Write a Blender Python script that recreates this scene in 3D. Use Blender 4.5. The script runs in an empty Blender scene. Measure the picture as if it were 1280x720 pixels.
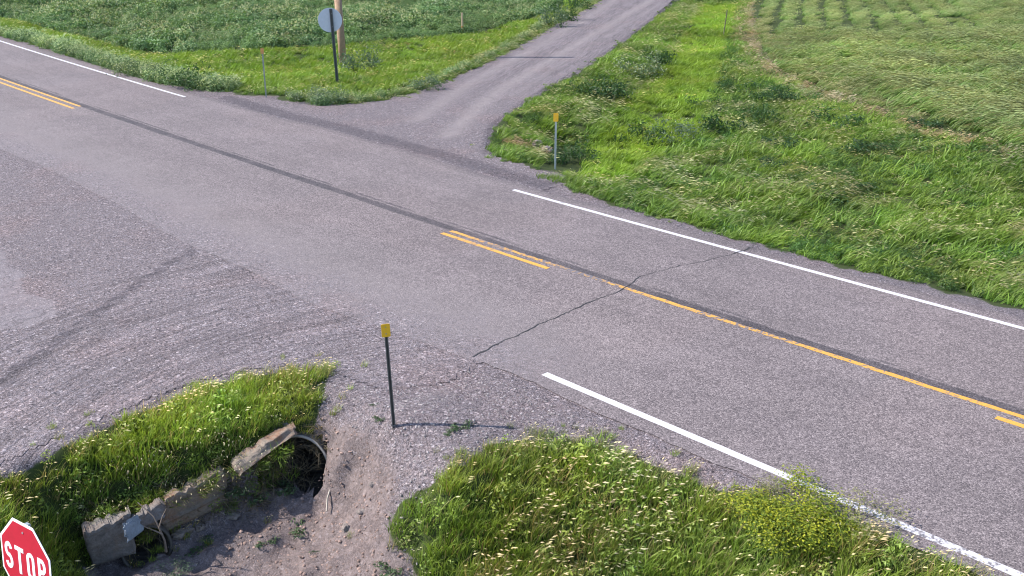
import bpy, bmesh, math, random
import numpy as np
from mathutils import Vector, Matrix
random.seed(7); RNG = np.random.default_rng(7)
R = math.radians
S = bpy.context.scene
COL = S.collection

# ------------------------------------------------------------------ camera
F, CAMH = 1300.0, 7.4
PITCH = math.atan2(505.0, F)
cam = bpy.data.cameras.new('camera'); camo = bpy.data.objects.new('camera', cam); COL.objects.link(camo)
camo.location = (0, 0, CAMH); camo.rotation_euler = (math.pi/2 - PITCH, 0, 0)
cam.sensor_width = 36; cam.lens = 36*F/1280; cam.clip_start = .1; cam.clip_end = 4000
S.camera = camo
# ------------------------------------------------------------------ sky, sun, exposure
SUN_EL = 42.5
w = bpy.data.worlds.new('World'); S.world = w; w.use_nodes = True
nt = w.node_tree; bg = nt.nodes['Background']
sky = nt.nodes.new('ShaderNodeTexSky'); sky.sky_type = 'NISHITA'; sky.sun_disc = False
sky.sun_elevation = R(SUN_EL); sky.sun_rotation = R(270); sky.dust_density = .6; sky.ozone_density = 1.5
nt.links.new(sky.outputs[0], bg.inputs[0]); bg.inputs[1].default_value = .145
sl = bpy.data.lights.new('sun', 'SUN'); sl.energy = 4.2; sl.angle = R(.5); sl.color = (1, .94, .85)
so = bpy.data.objects.new('sun', sl); COL.objects.link(so)
so.rotation_euler = Vector((math.cos(R(SUN_EL)), -.01, -math.sin(R(SUN_EL)))).to_track_quat('-Z', 'Y').to_euler()
so.location = (-30, 0, 30)
S.view_settings.view_transform = 'Standard'; S.view_settings.look = 'None'
S.view_settings.exposure = 1.08; S.view_settings.gamma = 1; S.cycles.filter_width = 1.1; S.view_settings.use_curve_mapping = False

# ------------------------------------------------------------------ helpers
CP, SP = math.cos(PITCH), math.sin(PITCH)
def P(x, y, z=0.0):
    """measured position in the photograph -> point of the place at height z"""
    rx, ry, rf = x-640, y-360, F
    d = np.array([rx, rf*CP - ry*SP, -rf*SP - ry*CP])
    t = (z-CAMH)/d[2]
    return np.array([d[0]*t, d[1]*t, z])
def P2(x, y, z=0.0): return P(x, y, z)[:2]
def poly(pts, z=0.0): return np.array([P2(*p) if len(p) == 2 else P2(*p) for p in pts])
def smooth(a, b, x):
    t = np.clip((x-a)/(b-a), 0, 1); return t*t*(3-2*t)
_perm = RNG.random((256, 256))
def vnoise(x, y):
    xi, yi = np.floor(x).astype(int), np.floor(y).astype(int); fx, fy = x-xi, y-yi
    fx = fx*fx*(3-2*fx); fy = fy*fy*(3-2*fy); g = lambda a, b: _perm[a % 256, b % 256]
    return (g(xi, yi)*(1-fx)+g(xi+1, yi)*fx)*(1-fy)+(g(xi, yi+1)*(1-fx)+g(xi+1, yi+1)*fx)*fy
def fbm(x, y, o=4):
    x = np.asarray(x, float); y = np.asarray(y, float); s = 0; a = .5; n = 0
    for i in range(o): s = s+a*vnoise(x+17.3*i, y+5.1*i); n += a; a *= .5; x = x*2.03; y = y*2.03
    return s/n
def inside(p, pl):
    c = np.zeros(len(p), bool); n = len(pl)
    for i in range(n):
        a, b = pl[i], pl[(i+1) % n]
        if a[1] == b[1]: continue
        k = ((a[1] > p[:, 1]) != (b[1] > p[:, 1])) & (p[:, 0] < (b[0]-a[0])*(p[:, 1]-a[1])/(b[1]-a[1])+a[0])
        c ^= k
    return c
def dist_line(p, ln, closed=False):
    d = np.full(len(p), 1e9); n = len(ln)
    for i in range(n if closed else n-1):
        a, b = ln[i], ln[(i+1) % n]; ab = b-a; L = ab@ab+1e-12
        t = np.clip(((p-a)@ab)/L, 0, 1); q = p-(a+t[:, None]*ab)
        d = np.minimum(d, np.hypot(q[:, 0], q[:, 1]))
    return d
def sdf(p, pl):
    d = dist_line(p, pl, True); return np.where(inside(p, pl), -d, d)
def tag(o, label=None, cat=None, group=None, kind=None):
    if label: o['label'] = label
    if cat: o['category'] = cat
    if group: o['group'] = group
    if kind: o['kind'] = kind
    return o
def mesh_np(name, V, Fc, mats=(), attrs=None, smoothed=False):
    me = bpy.data.meshes.new(name)
    V = np.asarray(V, np.float32); 
    if isinstance(Fc, np.ndarray):
        n, k = Fc.shape
        me.vertices.add(len(V)); me.vertices.foreach_set('co', V.ravel())
        me.loops.add(n*k); me.loops.foreach_set('vertex_index', Fc.astype(np.int32).ravel())
        me.polygons.add(n); me.polygons.foreach_set('loop_start', (np.arange(n)*k).astype(np.int32))
        me.update(calc_edges=True)
    else:
        me.from_pydata([tuple(map(float, v)) for v in V], [], [tuple(int(i) for i in f) for f in Fc]); me.update()
    for m in mats: me.materials.append(m)
    if attrs:
        for k, a in attrs.items():
            a = np.asarray(a, np.float32)
            if a.ndim == 1:
                at = me.attributes.new(k, 'FLOAT', 'POINT'); at.data.foreach_set('value', a)
            else:
                at = me.attributes.new(k, 'FLOAT_VECTOR', 'POINT'); at.data.foreach_set('vector', a[:, :3].ravel())
    if smoothed: me.polygons.foreach_set('use_smooth', np.ones(len(me.polygons), bool))
    return me
def link(name, me, parent=None):
    o = bpy.data.objects.new(name, me); COL.objects.link(o)
    if parent is not None: o.parent = parent
    return o
def empty(name, loc, rz=0):
    o = bpy.data.objects.new(name, None); COL.objects.link(o); o.location = tuple(map(float, loc)); o.rotation_euler = (0, 0, rz)
    o.empty_display_size = .2
    return o
class MB:
    """collects simple pieces into one mesh"""
    def __init__(s): s.b = bmesh.new()
    def box(s, c, d, rot=None):
        m = Matrix.Translation(Vector(c)) @ (rot or Matrix.Identity(4)) @ Matrix.Diagonal((d[0], d[1], d[2], 1))
        return bmesh.ops.create_cube(s.b, size=1, matrix=m)['verts']
    def cyl(s, a, b, r0, r1=None, n=16, caps=True):
        a, b = Vector(a), Vector(b); d = b-a; r1 = r0 if r1 is None else r1
        m = Matrix.Translation((a+b)/2) @ d.to_track_quat('Z', 'Y').to_matrix().to_4x4()
        return bmesh.ops.create_cone(s.b, cap_ends=caps, segments=n, radius1=r0, radius2=r1, depth=d.length, matrix=m)['verts']
    def prism(s, pts, y0, y1):
        """outline in x,z pushed from y0 to y1"""
        a = [s.b.verts.new((p[0], y0, p[1])) for p in pts]; b = [s.b.verts.new((p[0], y1, p[1])) for p in pts]
        n = len(pts); s.b.faces.new(a); s.b.faces.new(b[::-1])
        for i in range(n): s.b.faces.new((a[i], b[i], b[(i+1) % n], a[(i+1) % n]))
    def ring(s, outer, inner, y0, y1):
        n = len(outer); q = [[s.b.verts.new((p[0], y, p[1])) for p in o] for o, y in ((outer, y0), (inner, y0), (outer, y1), (inner, y1))]
        for i in range(n):
            j = (i+1) % n
            for A, B in ((0, 1), (3, 2), (2, 0), (1, 3)): s.b.faces.new((q[A][i], q[A][j], q[B][j], q[B][i]))
    def build(s, name, mat, parent=None, bevel=0, sm=False):
        if bevel: bmesh.ops.bevel(s.b, geom=list(s.b.edges), offset=bevel, segments=2, affect='EDGES', clamp_overlap=True)
        bmesh.ops.recalc_face_normals(s.b, faces=s.b.faces)
        me = bpy.data.meshes.new(name); s.b.to_mesh(me); s.b.free(); me.materials.append(mat)
        if sm:
            for p in me.polygons: p.use_smooth = True
        return link(name, me, parent)

# ------------------------------------------------------------------ node helpers
class NT:
    def __init__(s, name):
        s.m = bpy.data.materials.new(name); s.m.use_nodes = True; s.t = s.m.node_tree; s.t.nodes.clear()
        s.out = s.n('ShaderNodeOutputMaterial')
    def n(s, t, **k):
        x = s.t.nodes.new(t)
        for a, b in k.items(): setattr(x, a, b)
        return x
    def l(s, a, b): s.t.links.new(a, b)
    def put(s, sock, v):
        if isinstance(v, bpy.types.NodeSocket): s.l(v, sock)
        elif isinstance(v, (tuple, list)) and len(v) == 3 and sock.type == 'RGBA': sock.default_value = (*v, 1)
        else: sock.default_value = v
    def math(s, op, a, b=0.0, c=0.0, clamp=False):
        x = s.n('ShaderNodeMath', operation=op, use_clamp=clamp)
        for i, v in enumerate((a, b, c)): s.put(x.inputs[i], v)
        return x.outputs[0]
    def mr(s, v, a, b, c=0., d=1.):
        x = s.n('ShaderNodeMapRange', clamp=True)
        for i, q in enumerate((v, a, b, c, d)): s.put(x.inputs[i], q)
        return x.outputs[0]
    def mix(s, f, a, b, mode='MIX'):
        x = s.n('ShaderNodeMix', data_type='RGBA', blend_type=mode)
        s.put(x.inputs[0], f); s.put(x.inputs[6], a); s.put(x.inputs[7], b); return x.outputs[2]
    def attr(s, name, typ='GEOMETRY'): return s.n('ShaderNodeAttribute', attribute_name=name, attribute_type=typ)
    def noise(s, vec, sc, det=3, rough=.55):
        x = s.n('ShaderNodeTexNoise'); s.l(vec, x.inputs['Vector']); x.inputs['Scale'].default_value = sc
        x.inputs['Detail'].default_value = det; x.inputs['Roughness'].default_value = rough; return x.outputs[0]
    def voro(s, vec, sc, feat='F1'):
        x = s.n('ShaderNodeTexVoronoi', feature=feat); s.l(vec, x.inputs['Vector']); x.inputs['Scale'].default_value = sc; return x
    def ramp(s, v, stops):
        x = s.n('ShaderNodeValToRGB'); s.l(v, x.inputs[0]); e = x.color_ramp.elements
        while len(e) < len(stops): e.new(.5)
        for q, (p, c) in zip(e, stops): q.position = p; q.color = (*c, 1) if len(c) == 3 else c
        return x.outputs[0]
    def bsdf(s, col, rough=.8, spec=.3, bump=None, bstr=.5, bdist=.02, metal=0.):
        b = s.n('ShaderNodeBsdfPrincipled'); s.put(b.inputs['Base Color'], col); s.put(b.inputs['Roughness'], rough)
        b.inputs['Specular IOR Level'].default_value = spec; b.inputs['Metallic'].default_value = metal
        if bump is not None:
            u = s.n('ShaderNodeBump'); u.inputs['Strength'].default_value = bstr; u.inputs['Distance'].default_value = bdist
            s.l(bump, u.inputs['Height']); s.l(u.outputs[0], b.inputs['Normal'])
        s.l(b.outputs[0], s.out.inputs[0]); return b
def pos(k): return k.n('ShaderNodeTexCoord').outputs['Object']
def simple(name, col, rough=.6, metal=0., var=.25, sc=9., spec=.4, bump=.2):
    k = NT(name); p = pos(k); n = k.noise(p, sc, 5, .65); n2 = k.noise(p, sc*9, 2)
    f = k.math('ADD', k.math('MULTIPLY', n, .7), k.math('MULTIPLY', n2, .3))
    a = tuple(c*(1-var) for c in col); b = tuple(min(1, c*(1+var)) for c in col)
    k.bsdf(k.mix(k.mr(f, .3, .7), a, b), rough, spec, n2, bump, .004, metal); return k.m

GRAVEL_TINT = (.345, .30, .305)
def gravel_nodes(k, p):
    """stone-by-stone gravel; returns colour and height sockets"""
    wob = k.n('ShaderNodeVectorMath', operation='MULTIPLY_ADD')
    nz = k.n('ShaderNodeTexNoise'); k.l(p, nz.inputs[0]); nz.inputs['Scale'].default_value = 9
    k.l(nz.outputs[1], wob.inputs[0]); wob.inputs[1].default_value = (.05, .05, .05); k.l(p, wob.inputs[2])
    v = k.voro(wob.outputs[0], 31); v2 = k.voro(p, 74)
    sep = k.n('ShaderNodeSeparateColor'); k.l(v.outputs['Color'], sep.inputs[0])
    sep2 = k.n('ShaderNodeSeparateColor'); k.l(v2.outputs['Color'], sep2.inputs[0])
    st = k.ramp(sep.outputs[0], [(0, (.068, .061, .067)), (.3, (.158, .140, .151)), (.62, (.225, .198, .209)), (.85, (.31, .276, .285)), (1, (.46, .42, .43))])
    st2 = k.ramp(sep2.outputs[0], [(0, (.088, .079, .086)), (.5, (.188, .166, .176)), (1, (.32, .287, .295))])
    big = k.mr(k.noise(p, .9, 4), .35, .62)
    use = k.math('GREATER_THAN', sep.outputs[1], k.mr(big, 0, 1, .80, .5))
    c = k.mix(use, st2, st)
    hue = k.mix(sep.outputs[2], (1.07, .97, .95), (.98, .97, 1.03)); c = k.mix(1., c, hue, 'MULTIPLY')
    gap = k.mr(v2.outputs['Distance'], .25, .75, 1., .45)
    c = k.mix(1., c, gap, 'MULTIPLY')
    h = k.math('SUBTRACT', k.mr(v2.outputs['Distance'], 0, .8, 1, 0), k.math('MULTIPLY', v.outputs['Distance'], k.math('MULTIPLY', use, 1.1)))
    # wheel marks: long streaks that follow the turning path (radius / arc) or the lane
    fr, fa, fw = k.attr('flow_r').outputs['Fac'], k.attr('flow_a').outputs['Fac'], k.attr('flow_w').outputs['Fac']
    cv = k.n('ShaderNodeCombineXYZ'); k.l(k.math('MULTIPLY', fr, 2.6), cv.inputs[0]); k.l(k.math('MULTIPLY', fa, .22), cv.inputs[1])
    s1 = k.noise(cv.outputs[0], 1., 5, .68)
    cv2 = k.n('ShaderNodeCombineXYZ'); k.l(k.math('MULTIPLY', fr, 13.), cv2.inputs[0]); k.l(k.math('MULTIPLY', fa, .6), cv2.inputs[1])
    s2 = k.noise(cv2.outputs[0], 1., 3, .6)
    stv = k.math('ADD', k.math('MULTIPLY', s1, .42), k.math('MULTIPLY', s2, .58))
    sm = k.math('MULTIPLY', k.mr(stv, .40, .60, -1, 1), fw)
    c = k.mix(1., c, k.n('ShaderNodeCombineColor').outputs[0] if False else k.mr(sm, -1, 1, .68, 1.24), 'MULTIPLY')
    h = k.math('ADD', h, k.math('MULTIPLY', sm, 1.0))
    pk = k.mr(k.noise(p, .45, 4), .5, .68)
    c = k.mix(k.math('MULTIPLY', pk, .35), c, k.mix(1., c, (1.12, .95, .88), 'MULTIPLY'))
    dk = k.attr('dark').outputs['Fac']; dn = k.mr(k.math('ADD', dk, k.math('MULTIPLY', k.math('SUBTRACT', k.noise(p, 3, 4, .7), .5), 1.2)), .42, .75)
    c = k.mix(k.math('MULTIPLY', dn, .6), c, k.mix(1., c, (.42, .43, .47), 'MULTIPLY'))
    pl = k.attr('pale').outputs['Fac']; pn = k.mr(k.math('ADD', pl, k.math('MULTIPLY', k.math('SUBTRACT', k.noise(p, 1.3, 5, .7), .5), 1.5)), .45, .6)
    wb2 = k.n('ShaderNodeVectorMath', operation='MULTIPLY_ADD'); k.l(nz.outputs[1], wb2.inputs[0]); wb2.inputs[1].default_value = (.3, .3, .3); k.l(p, wb2.inputs[2])
    cr = k.voro(wb2.outputs[0], 2.1, 'DISTANCE_TO_EDGE'); crk = k.mr(cr.outputs['Distance'], .01, .06)
    pc = k.mix(k.math('MAXIMUM', crk, k.mr(k.noise(p, .8, 3), .5, .7)), (.12, .105, .115), k.mix(k.noise(p, 30, 3), (.19, .168, .182), (.27, .24, .255)))
    c = k.mix(k.math('MULTIPLY', pn, .42), c, pc)
    trk = k.math('MULTIPLY', k.attr('track').outputs['Fac'], k.mr(k.noise(p, 2.5, 4, .7), .3, .6, .35, 1))
    c = k.mix(k.math('MULTIPLY', trk, .62), c, k.mix(k.noise(p, 40, 3), (.20, .172, .172), (.29, .25, .248)))
    return c, h
def mat_gravel():
    k = NT('gravel'); p = pos(k); c, h = gravel_nodes(k, p); k.bsdf(c, .92, .2, h, .5, .014); return k.m
def mat_ground():
    k = NT('ground'); p = pos(k); c, h = gravel_nodes(k, p)
    # bare dirt
    n = k.noise(p, 4, 6, .7); v = k.voro(p, 14)
    dc = k.ramp(n, [(.25, (.070, .055, .052)), (.5, (.145, .112, .103)), (.75, (.225, .178, .165))])
    dsep = k.n('ShaderNodeSeparateColor'); k.l(v.outputs['Color'], dsep.inputs[0])
    dc = k.mix(1., dc, k.mr(dsep.outputs[0], 0, 1, .72, 1.3), 'MULTIPLY')
    dm = k.mr(k.math('ADD', k.attr('dirt').outputs['Fac'], k.math('MULTIPLY', k.math('SUBTRACT', k.noise(p, 2.2, 5, .7), .5), .9)), .35, .65)
    c = k.mix(k.math('MULTIPLY', dm, .6), c, dc)
    hd = k.math('ADD', h, k.math('MULTIPLY', n, 2.0))
    # soil and thatch below the grass
    s = k.mix(k.noise(p, 6, 5, .7), (.022, .036, .010), (.060, .075, .024))
    sn = k.mr(k.math('ADD', k.attr('soil').outputs['Fac'], k.math('MULTIPLY', k.math('SUBTRACT', k.noise(p, 5, 4, .7), .5), .8)), .4, .6)
    c = k.mix(sn, c, s)
    k.bsdf(c, .95, .15, hd, .55, .016); return k.m
def mat_asphalt():
    k = NT('asphalt'); p = pos(k)
    v = k.voro(p, 55); sep = k.n('ShaderNodeSeparateColor'); k.l(v.outputs['Color'], sep.inputs[0])
    v1 = k.voro(p, 24); sp1 = k.n('ShaderNodeSeparateColor'); k.l(v1.outputs['Color'], sp1.inputs[0])
    st = k.ramp(sep.outputs[0], [(0, (.070, .057, .061)), (.35, (.123, .101, .105)), (.7, (.156, .129, .132)), (1, (.25, .211, .213))])
    c = k.mix(1., st, k.mr(sp1.outputs[0], 0, 1, .86, 1.13), 'MULTIPLY')
    c = k.mix(1., c, k.mr(k.noise(p, .35, 5, .6), .3, .7, .88, 1.1), 'MULTIPLY')
    c = k.mix(1., c, k.mr(k.noise(p, 2.6, 4, .6), .3, .7, .93, 1.07), 'MULTIPLY')
    vv, uu = k.attr('across').outputs['Fac'], k.attr('along').outputs['Fac']
    cv = k.n('ShaderNodeCombineXYZ'); k.l(k.math('MULTIPLY', vv, 3.), cv.inputs[0]); k.l(k.math('MULTIPLY', uu, .12), cv.inputs[1])
    lane = k.noise(cv.outputs[0], 1., 4, .6)
    c = k.mix(1., c, k.mr(lane, .3, .7, .93, 1.06), 'MULTIPLY')
    av = k.math('ABSOLUTE', vv)
    wp = k.math('MAXIMUM', k.mr(k.math('ABSOLUTE', k.math('SUBTRACT', av, 1.0)), 0, .5, 1, 0), k.mr(k.math('ABSOLUTE', k.math('SUBTRACT', av, 2.75)), 0, .55, 1, 0))
    c = k.mix(k.math('MULTIPLY', wp, k.mr(lane, .3, .7, .1, .9)), c, k.mix(1., c, (.89, .89, .90), 'MULTIPLY'))
    oil = k.math('MULTIPLY', k.mr(k.math('ABSOLUTE', k.math('SUBTRACT', av, 1.9)), 0, .7, 1, 0), k.mr(k.noise(p, 3.3, 3, .6), .60, .68))
    c = k.mix(k.math('MULTIPLY', oil, .45), c, k.mix(1., c, (.7, .7, .72), 'MULTIPLY'))
    ptch = k.mr(k.noise(p, .16, 2, .4), .50, .53); c = k.mix(k.math('MULTIPLY', ptch, .4), c, k.mix(1., c, (1.1, 1.07, 1.05), 'MULTIPLY'))
    # sealed tar strip beside the centre line
    wv = k.math('ADD', vv, k.math('MULTIPLY', k.math('SUBTRACT', k.noise(cv.outputs[0], 1.6, 4, .7), .5), .16))
    wv = k.math('ADD', wv, k.math('MULTIPLY', k.math('SUBTRACT', k.noise(p, 8, 3), .5), .12))
    band = k.math('MULTIPLY', k.mr(wv, -.02, .03), k.mr(wv, .25, .30, 1, 0))
    b2 = k.math('MULTIPLY', k.mr(wv, .33, .36), k.mr(wv, .40, .43, 1, 0))
    band = k.math('MAXIMUM', band, k.math('MULTIPLY', b2, k.mr(k.noise(p, .7, 3), .45, .6)))
    c = k.mix(k.math('MULTIPLY', band, k.mr(k.noise(p, 1.5, 3), .3, .7, .6, .95)), c, k.mix(1., c, (.30, .31, .35), 'MULTIPLY'))
    # dust and loose stone dragged over the edge of the gravel approach
    gc, gh = gravel_nodes(k, p)
    dn = k.attr('near_edge').outputs['Fac']
    fz = k.math('ADD', dn, k.math('SUBTRACT', k.math('MULTIPLY', k.noise(p, 1.1, 6, .72), 2.6), 1.75))
    g1 = k.math('MULTIPLY', k.mr(fz, .05, 1.1, 1, 0), k.attr('mouth').outputs['Fac'])
    dust = k.math('MULTIPLY', k.mr(fz, .2, 2.6, .5, 0), k.attr('mouth').outputs['Fac'])
    c = k.mix(dust, c, k.mix(k.noise(p, 14, 3), (.165, .142, .146), (.225, .195, .197)))
    c = k.mix(k.math('MULTIPLY', g1, k.mr(k.noise(p, 18, 3, .7), .38, .62, .6, 1)), c, gc)
    # darker ragged edges
    fe = k.math('ADD', k.attr('far_edge').outputs['Fac'], k.math('MULTIPLY', k.math('SUBTRACT', k.noise(p, 2.5, 5, .7), .5), .35))
    c = k.mix(k.mr(fe, 0, .3, .5, 0), c, k.mix(1., c, (.5, .5, .54), 'MULTIPLY'))
    k.bsdf(c, .82, .3, k.math('SUBTRACT', 1., v.outputs['Distance']), .55, .008); return k.m
def mat_paint(name, col, wear):
    k = NT(name); p = pos(k)
    n = k.noise(p, 11, 6, .75); n2 = k.noise(p, .9, 3); v = k.voro(p, 50)
    wr = k.attr('wear').outputs['Fac']
    t = k.math('ADD', k.math('MULTIPLY', n, .75), k.math('MULTIPLY', n2, .25))
    f = k.mr(t, k.math('ADD', wr, wear-.04), k.math('ADD', wr, wear+.04))
    sep = k.n('ShaderNodeSeparateColor'); k.l(v.outputs['Color'], sep.inputs[0])
    pc = k.mix(sep.outputs[0], tuple(c*.86 for c in col), col)
    c = k.mix(f, (.125, .11, .12), pc); k.bsdf(c, .6, .4, k.math('SUBTRACT', 1., v.outputs['Distance']), .3, .005); return k.m
def mat_leaf(name, rough=.5, transl=.3, inst=True, spec=.35):
    k = NT(name); c = k.attr('vcol').outputs['Color']
    if inst: c = k.mix(1., c, k.attr('tint', 'INSTANCER').outputs['Color'], 'MULTIPLY')
    b = k.n('ShaderNodeBsdfPrincipled'); k.l(c, b.inputs['Base Color']); b.inputs['Roughness'].default_value = rough
    b.inputs['Specular IOR Level'].default_value = spec
    t = k.n('ShaderNodeBsdfTranslucent'); k.l(k.mix(1., c, (1.15, 1.2, .6), 'MULTIPLY'), t.inputs[0])
    x = k.n('ShaderNodeMixShader'); x.inputs[0].default_value = transl
    k.l(b.outputs[0], x.inputs[1]); k.l(t.outputs[0], x.inputs[2]); k.l(x.outputs[0], k.out.inputs[0]); return k.m
def mat_concrete(name, a, b, stain, sc=3.):
    k = NT(name); p = pos(k); n = k.noise(p, sc, 6, .7); n2 = k.noise(p, 26, 4, .7)
    c = k.mix(k.mr(n, .3, .7), a, b)
    s = k.mr(k.noise(p, 3.1, 6, .75), .47, .62); c = k.mix(k.math('MULTIPLY', s, .8), c, stain)
    c = k.mix(1., c, k.mr(n2, .3, .7, .7, 1.2), 'MULTIPLY')
    k.bsdf(c, .9, .25, k.math('ADD', n2, k.math('MULTIPLY', n, 2.)), .7, .02); return k.m
M = dict(gravel=mat_gravel(), ground=mat_ground(), asphalt=mat_asphalt(),
         white=mat_paint('white_paint', (.52, .495, .515), .30), yellow=mat_paint('yellow_paint', (.56, .285, .045), .34),
         crack=simple('crack_filler', (.035, .033, .036), .9), leaf=mat_leaf('leaf'), shrub=mat_leaf('shrub_leaf', inst=False),
         steel=simple('galvanised_steel', (.34, .37, .38), .5, .55), pale_steel=simple('pale_steel', (.52, .56, .56), .5, .2, .1), dark_steel=simple('weathered_steel', (.11, .115, .12), .55, .5),
         reflector=simple('yellow_reflector', (.72, .40, .02), .35, 0, .1, 20, .5, .05),
         orange=simple('orange_paint', (.50, .24, .08), .5), alu=simple('sign_back', (.50, .53, .60), .45, .15, .08),
         wood=simple('pole_wood', (.27, .175, .115), .85, 0, .35, 6), stake=simple('stake_wood', (.50, .36, .24), .85, 0, .25),
         red=simple('sign_red', (.37, .006, .022), .45, 0, .12, 12, .5, .03), sign_white=simple('sign_white', (.82, .80, .83), .4, 0, .04, 12, .5, .03),
         pipe=simple('corrugated_pipe', (.085, .076, .070), .8, .1, .35, 5), rim=simple('pipe_rim', (.30, .27, .24), .6, .3, .3, 9),
         sheet=simple('blue_grey_sheet', (.19, .22, .27), .6, .2, .4),
         slab=mat_concrete('tan_concrete', (.14, .115, .097), (.28, .233, .195), (.17, .085, .05)),
         rubble=mat_concrete('grey_concrete', (.10, .09, .088), (.22, .197, .19), (.12, .085, .066), 5),
         bark=simple('dead_bark', (.16, .125, .105), .9, 0, .4), stem=simple('plant_stem', (.10, .11, .04), .8, 0, .3),
         stone=simple('loose_stone', (.29, .255, .25), .9, 0, .5, 3.), rock=simple('rock', (.19, .158, .145), .95, 0, .45, 7, bump=.6))

# ------------------------------------------------------------------ measured lines of the road
FAR = [(0, 51.6), (232.8, 121.2), (640.6, 238), (780, 276.5), (920, 314.5), (1100, 363), (1280, 410)]
CEN = [(0, 98.4), (100, 133.4), (300, 201), (565.6, 288.6), (683.8, 328.8), (777.5, 360.6), (920, 406.8), (1019, 439), (1150, 480), (1279, 521)]
NEAR = [(680, 468), (840, 535.3), (968, 589.8), (1128, 657), (1268, 718.2)]
ca = P2(100, 133.4); cb = P2(1279, 521); T = (cb-ca)/np.linalg.norm(cb-ca); N = np.array([-T[1], T[0]])   # T: along, to lower right; N: to the far side
O0 = P2(683.8, 328.8)
def sv(p): q = np.asarray(p)-O0; return q@T, q@N
def xy(s, v): return O0+np.outer(s, T)+np.outer(v, N)
def fitline(pts, deg=2):
    s, v = sv(poly(pts)); lo, hi = s.min(), s.max(); c = np.polyfit(s, v, deg)
    def f(x):
        x = np.asarray(x, float); q = np.clip(x, lo-3, hi+3); d = np.polyder(c)
        return np.polyval(c, q)+(x-q)*np.polyval(d, q)
    return f
vF, vC = fitline(FAR), fitline(CEN)
vN = fitline(NEAR, 1)
EDGE_F = [(0, 46), (156, 92), (200, 106), (272, 125), (300, 134), (350, 148), (412, 162), (475, 180), (537, 197), (600, 217), (642, 229), (670, 237), (780, 266), (900, 299), (1013, 331), (1122, 358), (1280, 400)]
EDGE_N = [(-60, 160), (0, 186), (49, 207), (150, 256), (210, 294), (255, 312), (322, 346), (375, 372), (431, 395), (515, 424), (582, 447), (646, 469), (680, 484), (740, 512), (840, 556), (933, 596), (1060, 650), (1280, 745)]
def edgef(pts):
    s, v = sv(poly(pts)); i = np.argsort(s); s, v = s[i], v[i]
    return lambda x: np.interp(x, s, v)
eF, eN = edgef(EDGE_F), edgef(EDGE_N)

# gravel cross road beyond the highway
GL = [(750, 0), (719, 19), (687, 34), (662, 50), (631, 67), (600, 83), (562, 100), (522, 114), (491, 123), (444, 129), (400, 132), (369, 127), (330, 121), (290, 118)]
GR = [(843, 0), (820, 20), (786, 46), (754, 69), (724, 89), (693, 105), (663, 123), (640, 138), (624, 150), (613, 165), (609, 184), (615, 192), (632, 198), (655, 205), (676, 212), (698, 219), (720, 228)]
gl, gr = poly(GL), poly(GR)
gd = (gl[0]+gr[0])/2-(P2(594, 100)+P2(700, 102))/2; gd /= np.linalg.norm(gd); gn = np.array([gd[1], -gd[0]])  # gn: to the right
GC = (P2(594, 100)+P2(700, 102))/2
FARG = np.vstack([gl[0]+gd*260, gl, xy(np.linspace(sv(gl[-1])[0], sv(gr[-1])[0], 14), eF(np.linspace(sv(gl[-1])[0], sv(gr[-1])[0], 14))-.6), gr[::-1], gr[0]+gd*260])

# vegetation edges (true foot of the plants, measured on the ground)
MOUND = poly([(-330, 745), (-60, 618), (0, 596, 0), (60, 566), (120, 537), (180, 512), (250, 485), (310, 470), (370, 464), (412, 464), (402, 492), (385, 512), (352, 534, -.4), (312, 562, -.5), (270, 578, -.6), (215, 603, -.65), (172, 625, -.7), (120, 645, -.8), (95, 668, -.9), (100, 700, -1.4), (130, 760, -1.5), (-100, 1000, -1.5), (-500, 1000, -1.2)])
NGR = poly([(484, 640, -.6), (500, 612, -.4), (540, 597, -.2), (560, 585, -.1), (585, 572), (612, 552), (650, 545), (709, 545), (752, 552), (799, 566), (840, 583), (900, 604), (960, 622), (1040, 645), (1110, 668), (1190, 702), (1300, 752), (1500, 840), (1400, 1000, -1), (900, 1100, -1.1), (600, 900, -1.3), (545, 750, -1.2), (510, 690, -1.), (490, 665, -.8)])
RVERGE = np.vstack([poly([(1290, 392), (1256, 387), (1192, 371), (1136, 356), (1039, 337), (1017, 330), (904, 301), (858, 285), (768, 262), (700, 242), (664, 226), (690, 222), (726, 219), (694, 214), (655, 207), (632, 200), (613, 192), (608, 182), (614, 166), (626, 152), (642, 140), (665, 125), (695, 107), (726, 91), (756, 71), (788, 48), (822, 22), (845, 2)]),
                    [gr[0]+gd*60+gn*.2, gr[0]+gd*60+gn*7], poly([(938, 2), (942, 30), (954, 68), (981, 93), (1040, 118), (1108, 140), (1176, 163), (1244, 181), (1290, 197), (1700, 320), (1700, 500)])])
RVERGE[:11] += N*.5
FIELD_EDGE = poly([(938, 0), (941, 28), (955, 68), (981, 93), (1040, 118), (1108, 140), (1176, 163), (1244, 181), (1290, 196), (1700, 318)])
WHEAT = np.vstack([FIELD_EDGE, [FIELD_EDGE[-1]+np.array([40., 0]), FIELD_EDGE[0]+gd*90+gn*70, FIELD_EDGE[0]+gd*90]])
CROP_EDGE = poly([(-200, -40), (-60, 0), (0, 18), (62, 33), (109, 45), (156, 56), (219, 61), (312, 61), (400, 56), (412, 55), (484, 50), (537, 44), (575, 38), (622, 33), (662, 25), (694, 11), (704, 0)])
CROP = np.vstack([CROP_EDGE, [CROP_EDGE[-1]+gd*60, CROP_EDGE[-1]+gd*60-gn*75, CROP_EDGE[0]+gd*40-gn*12]])
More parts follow.
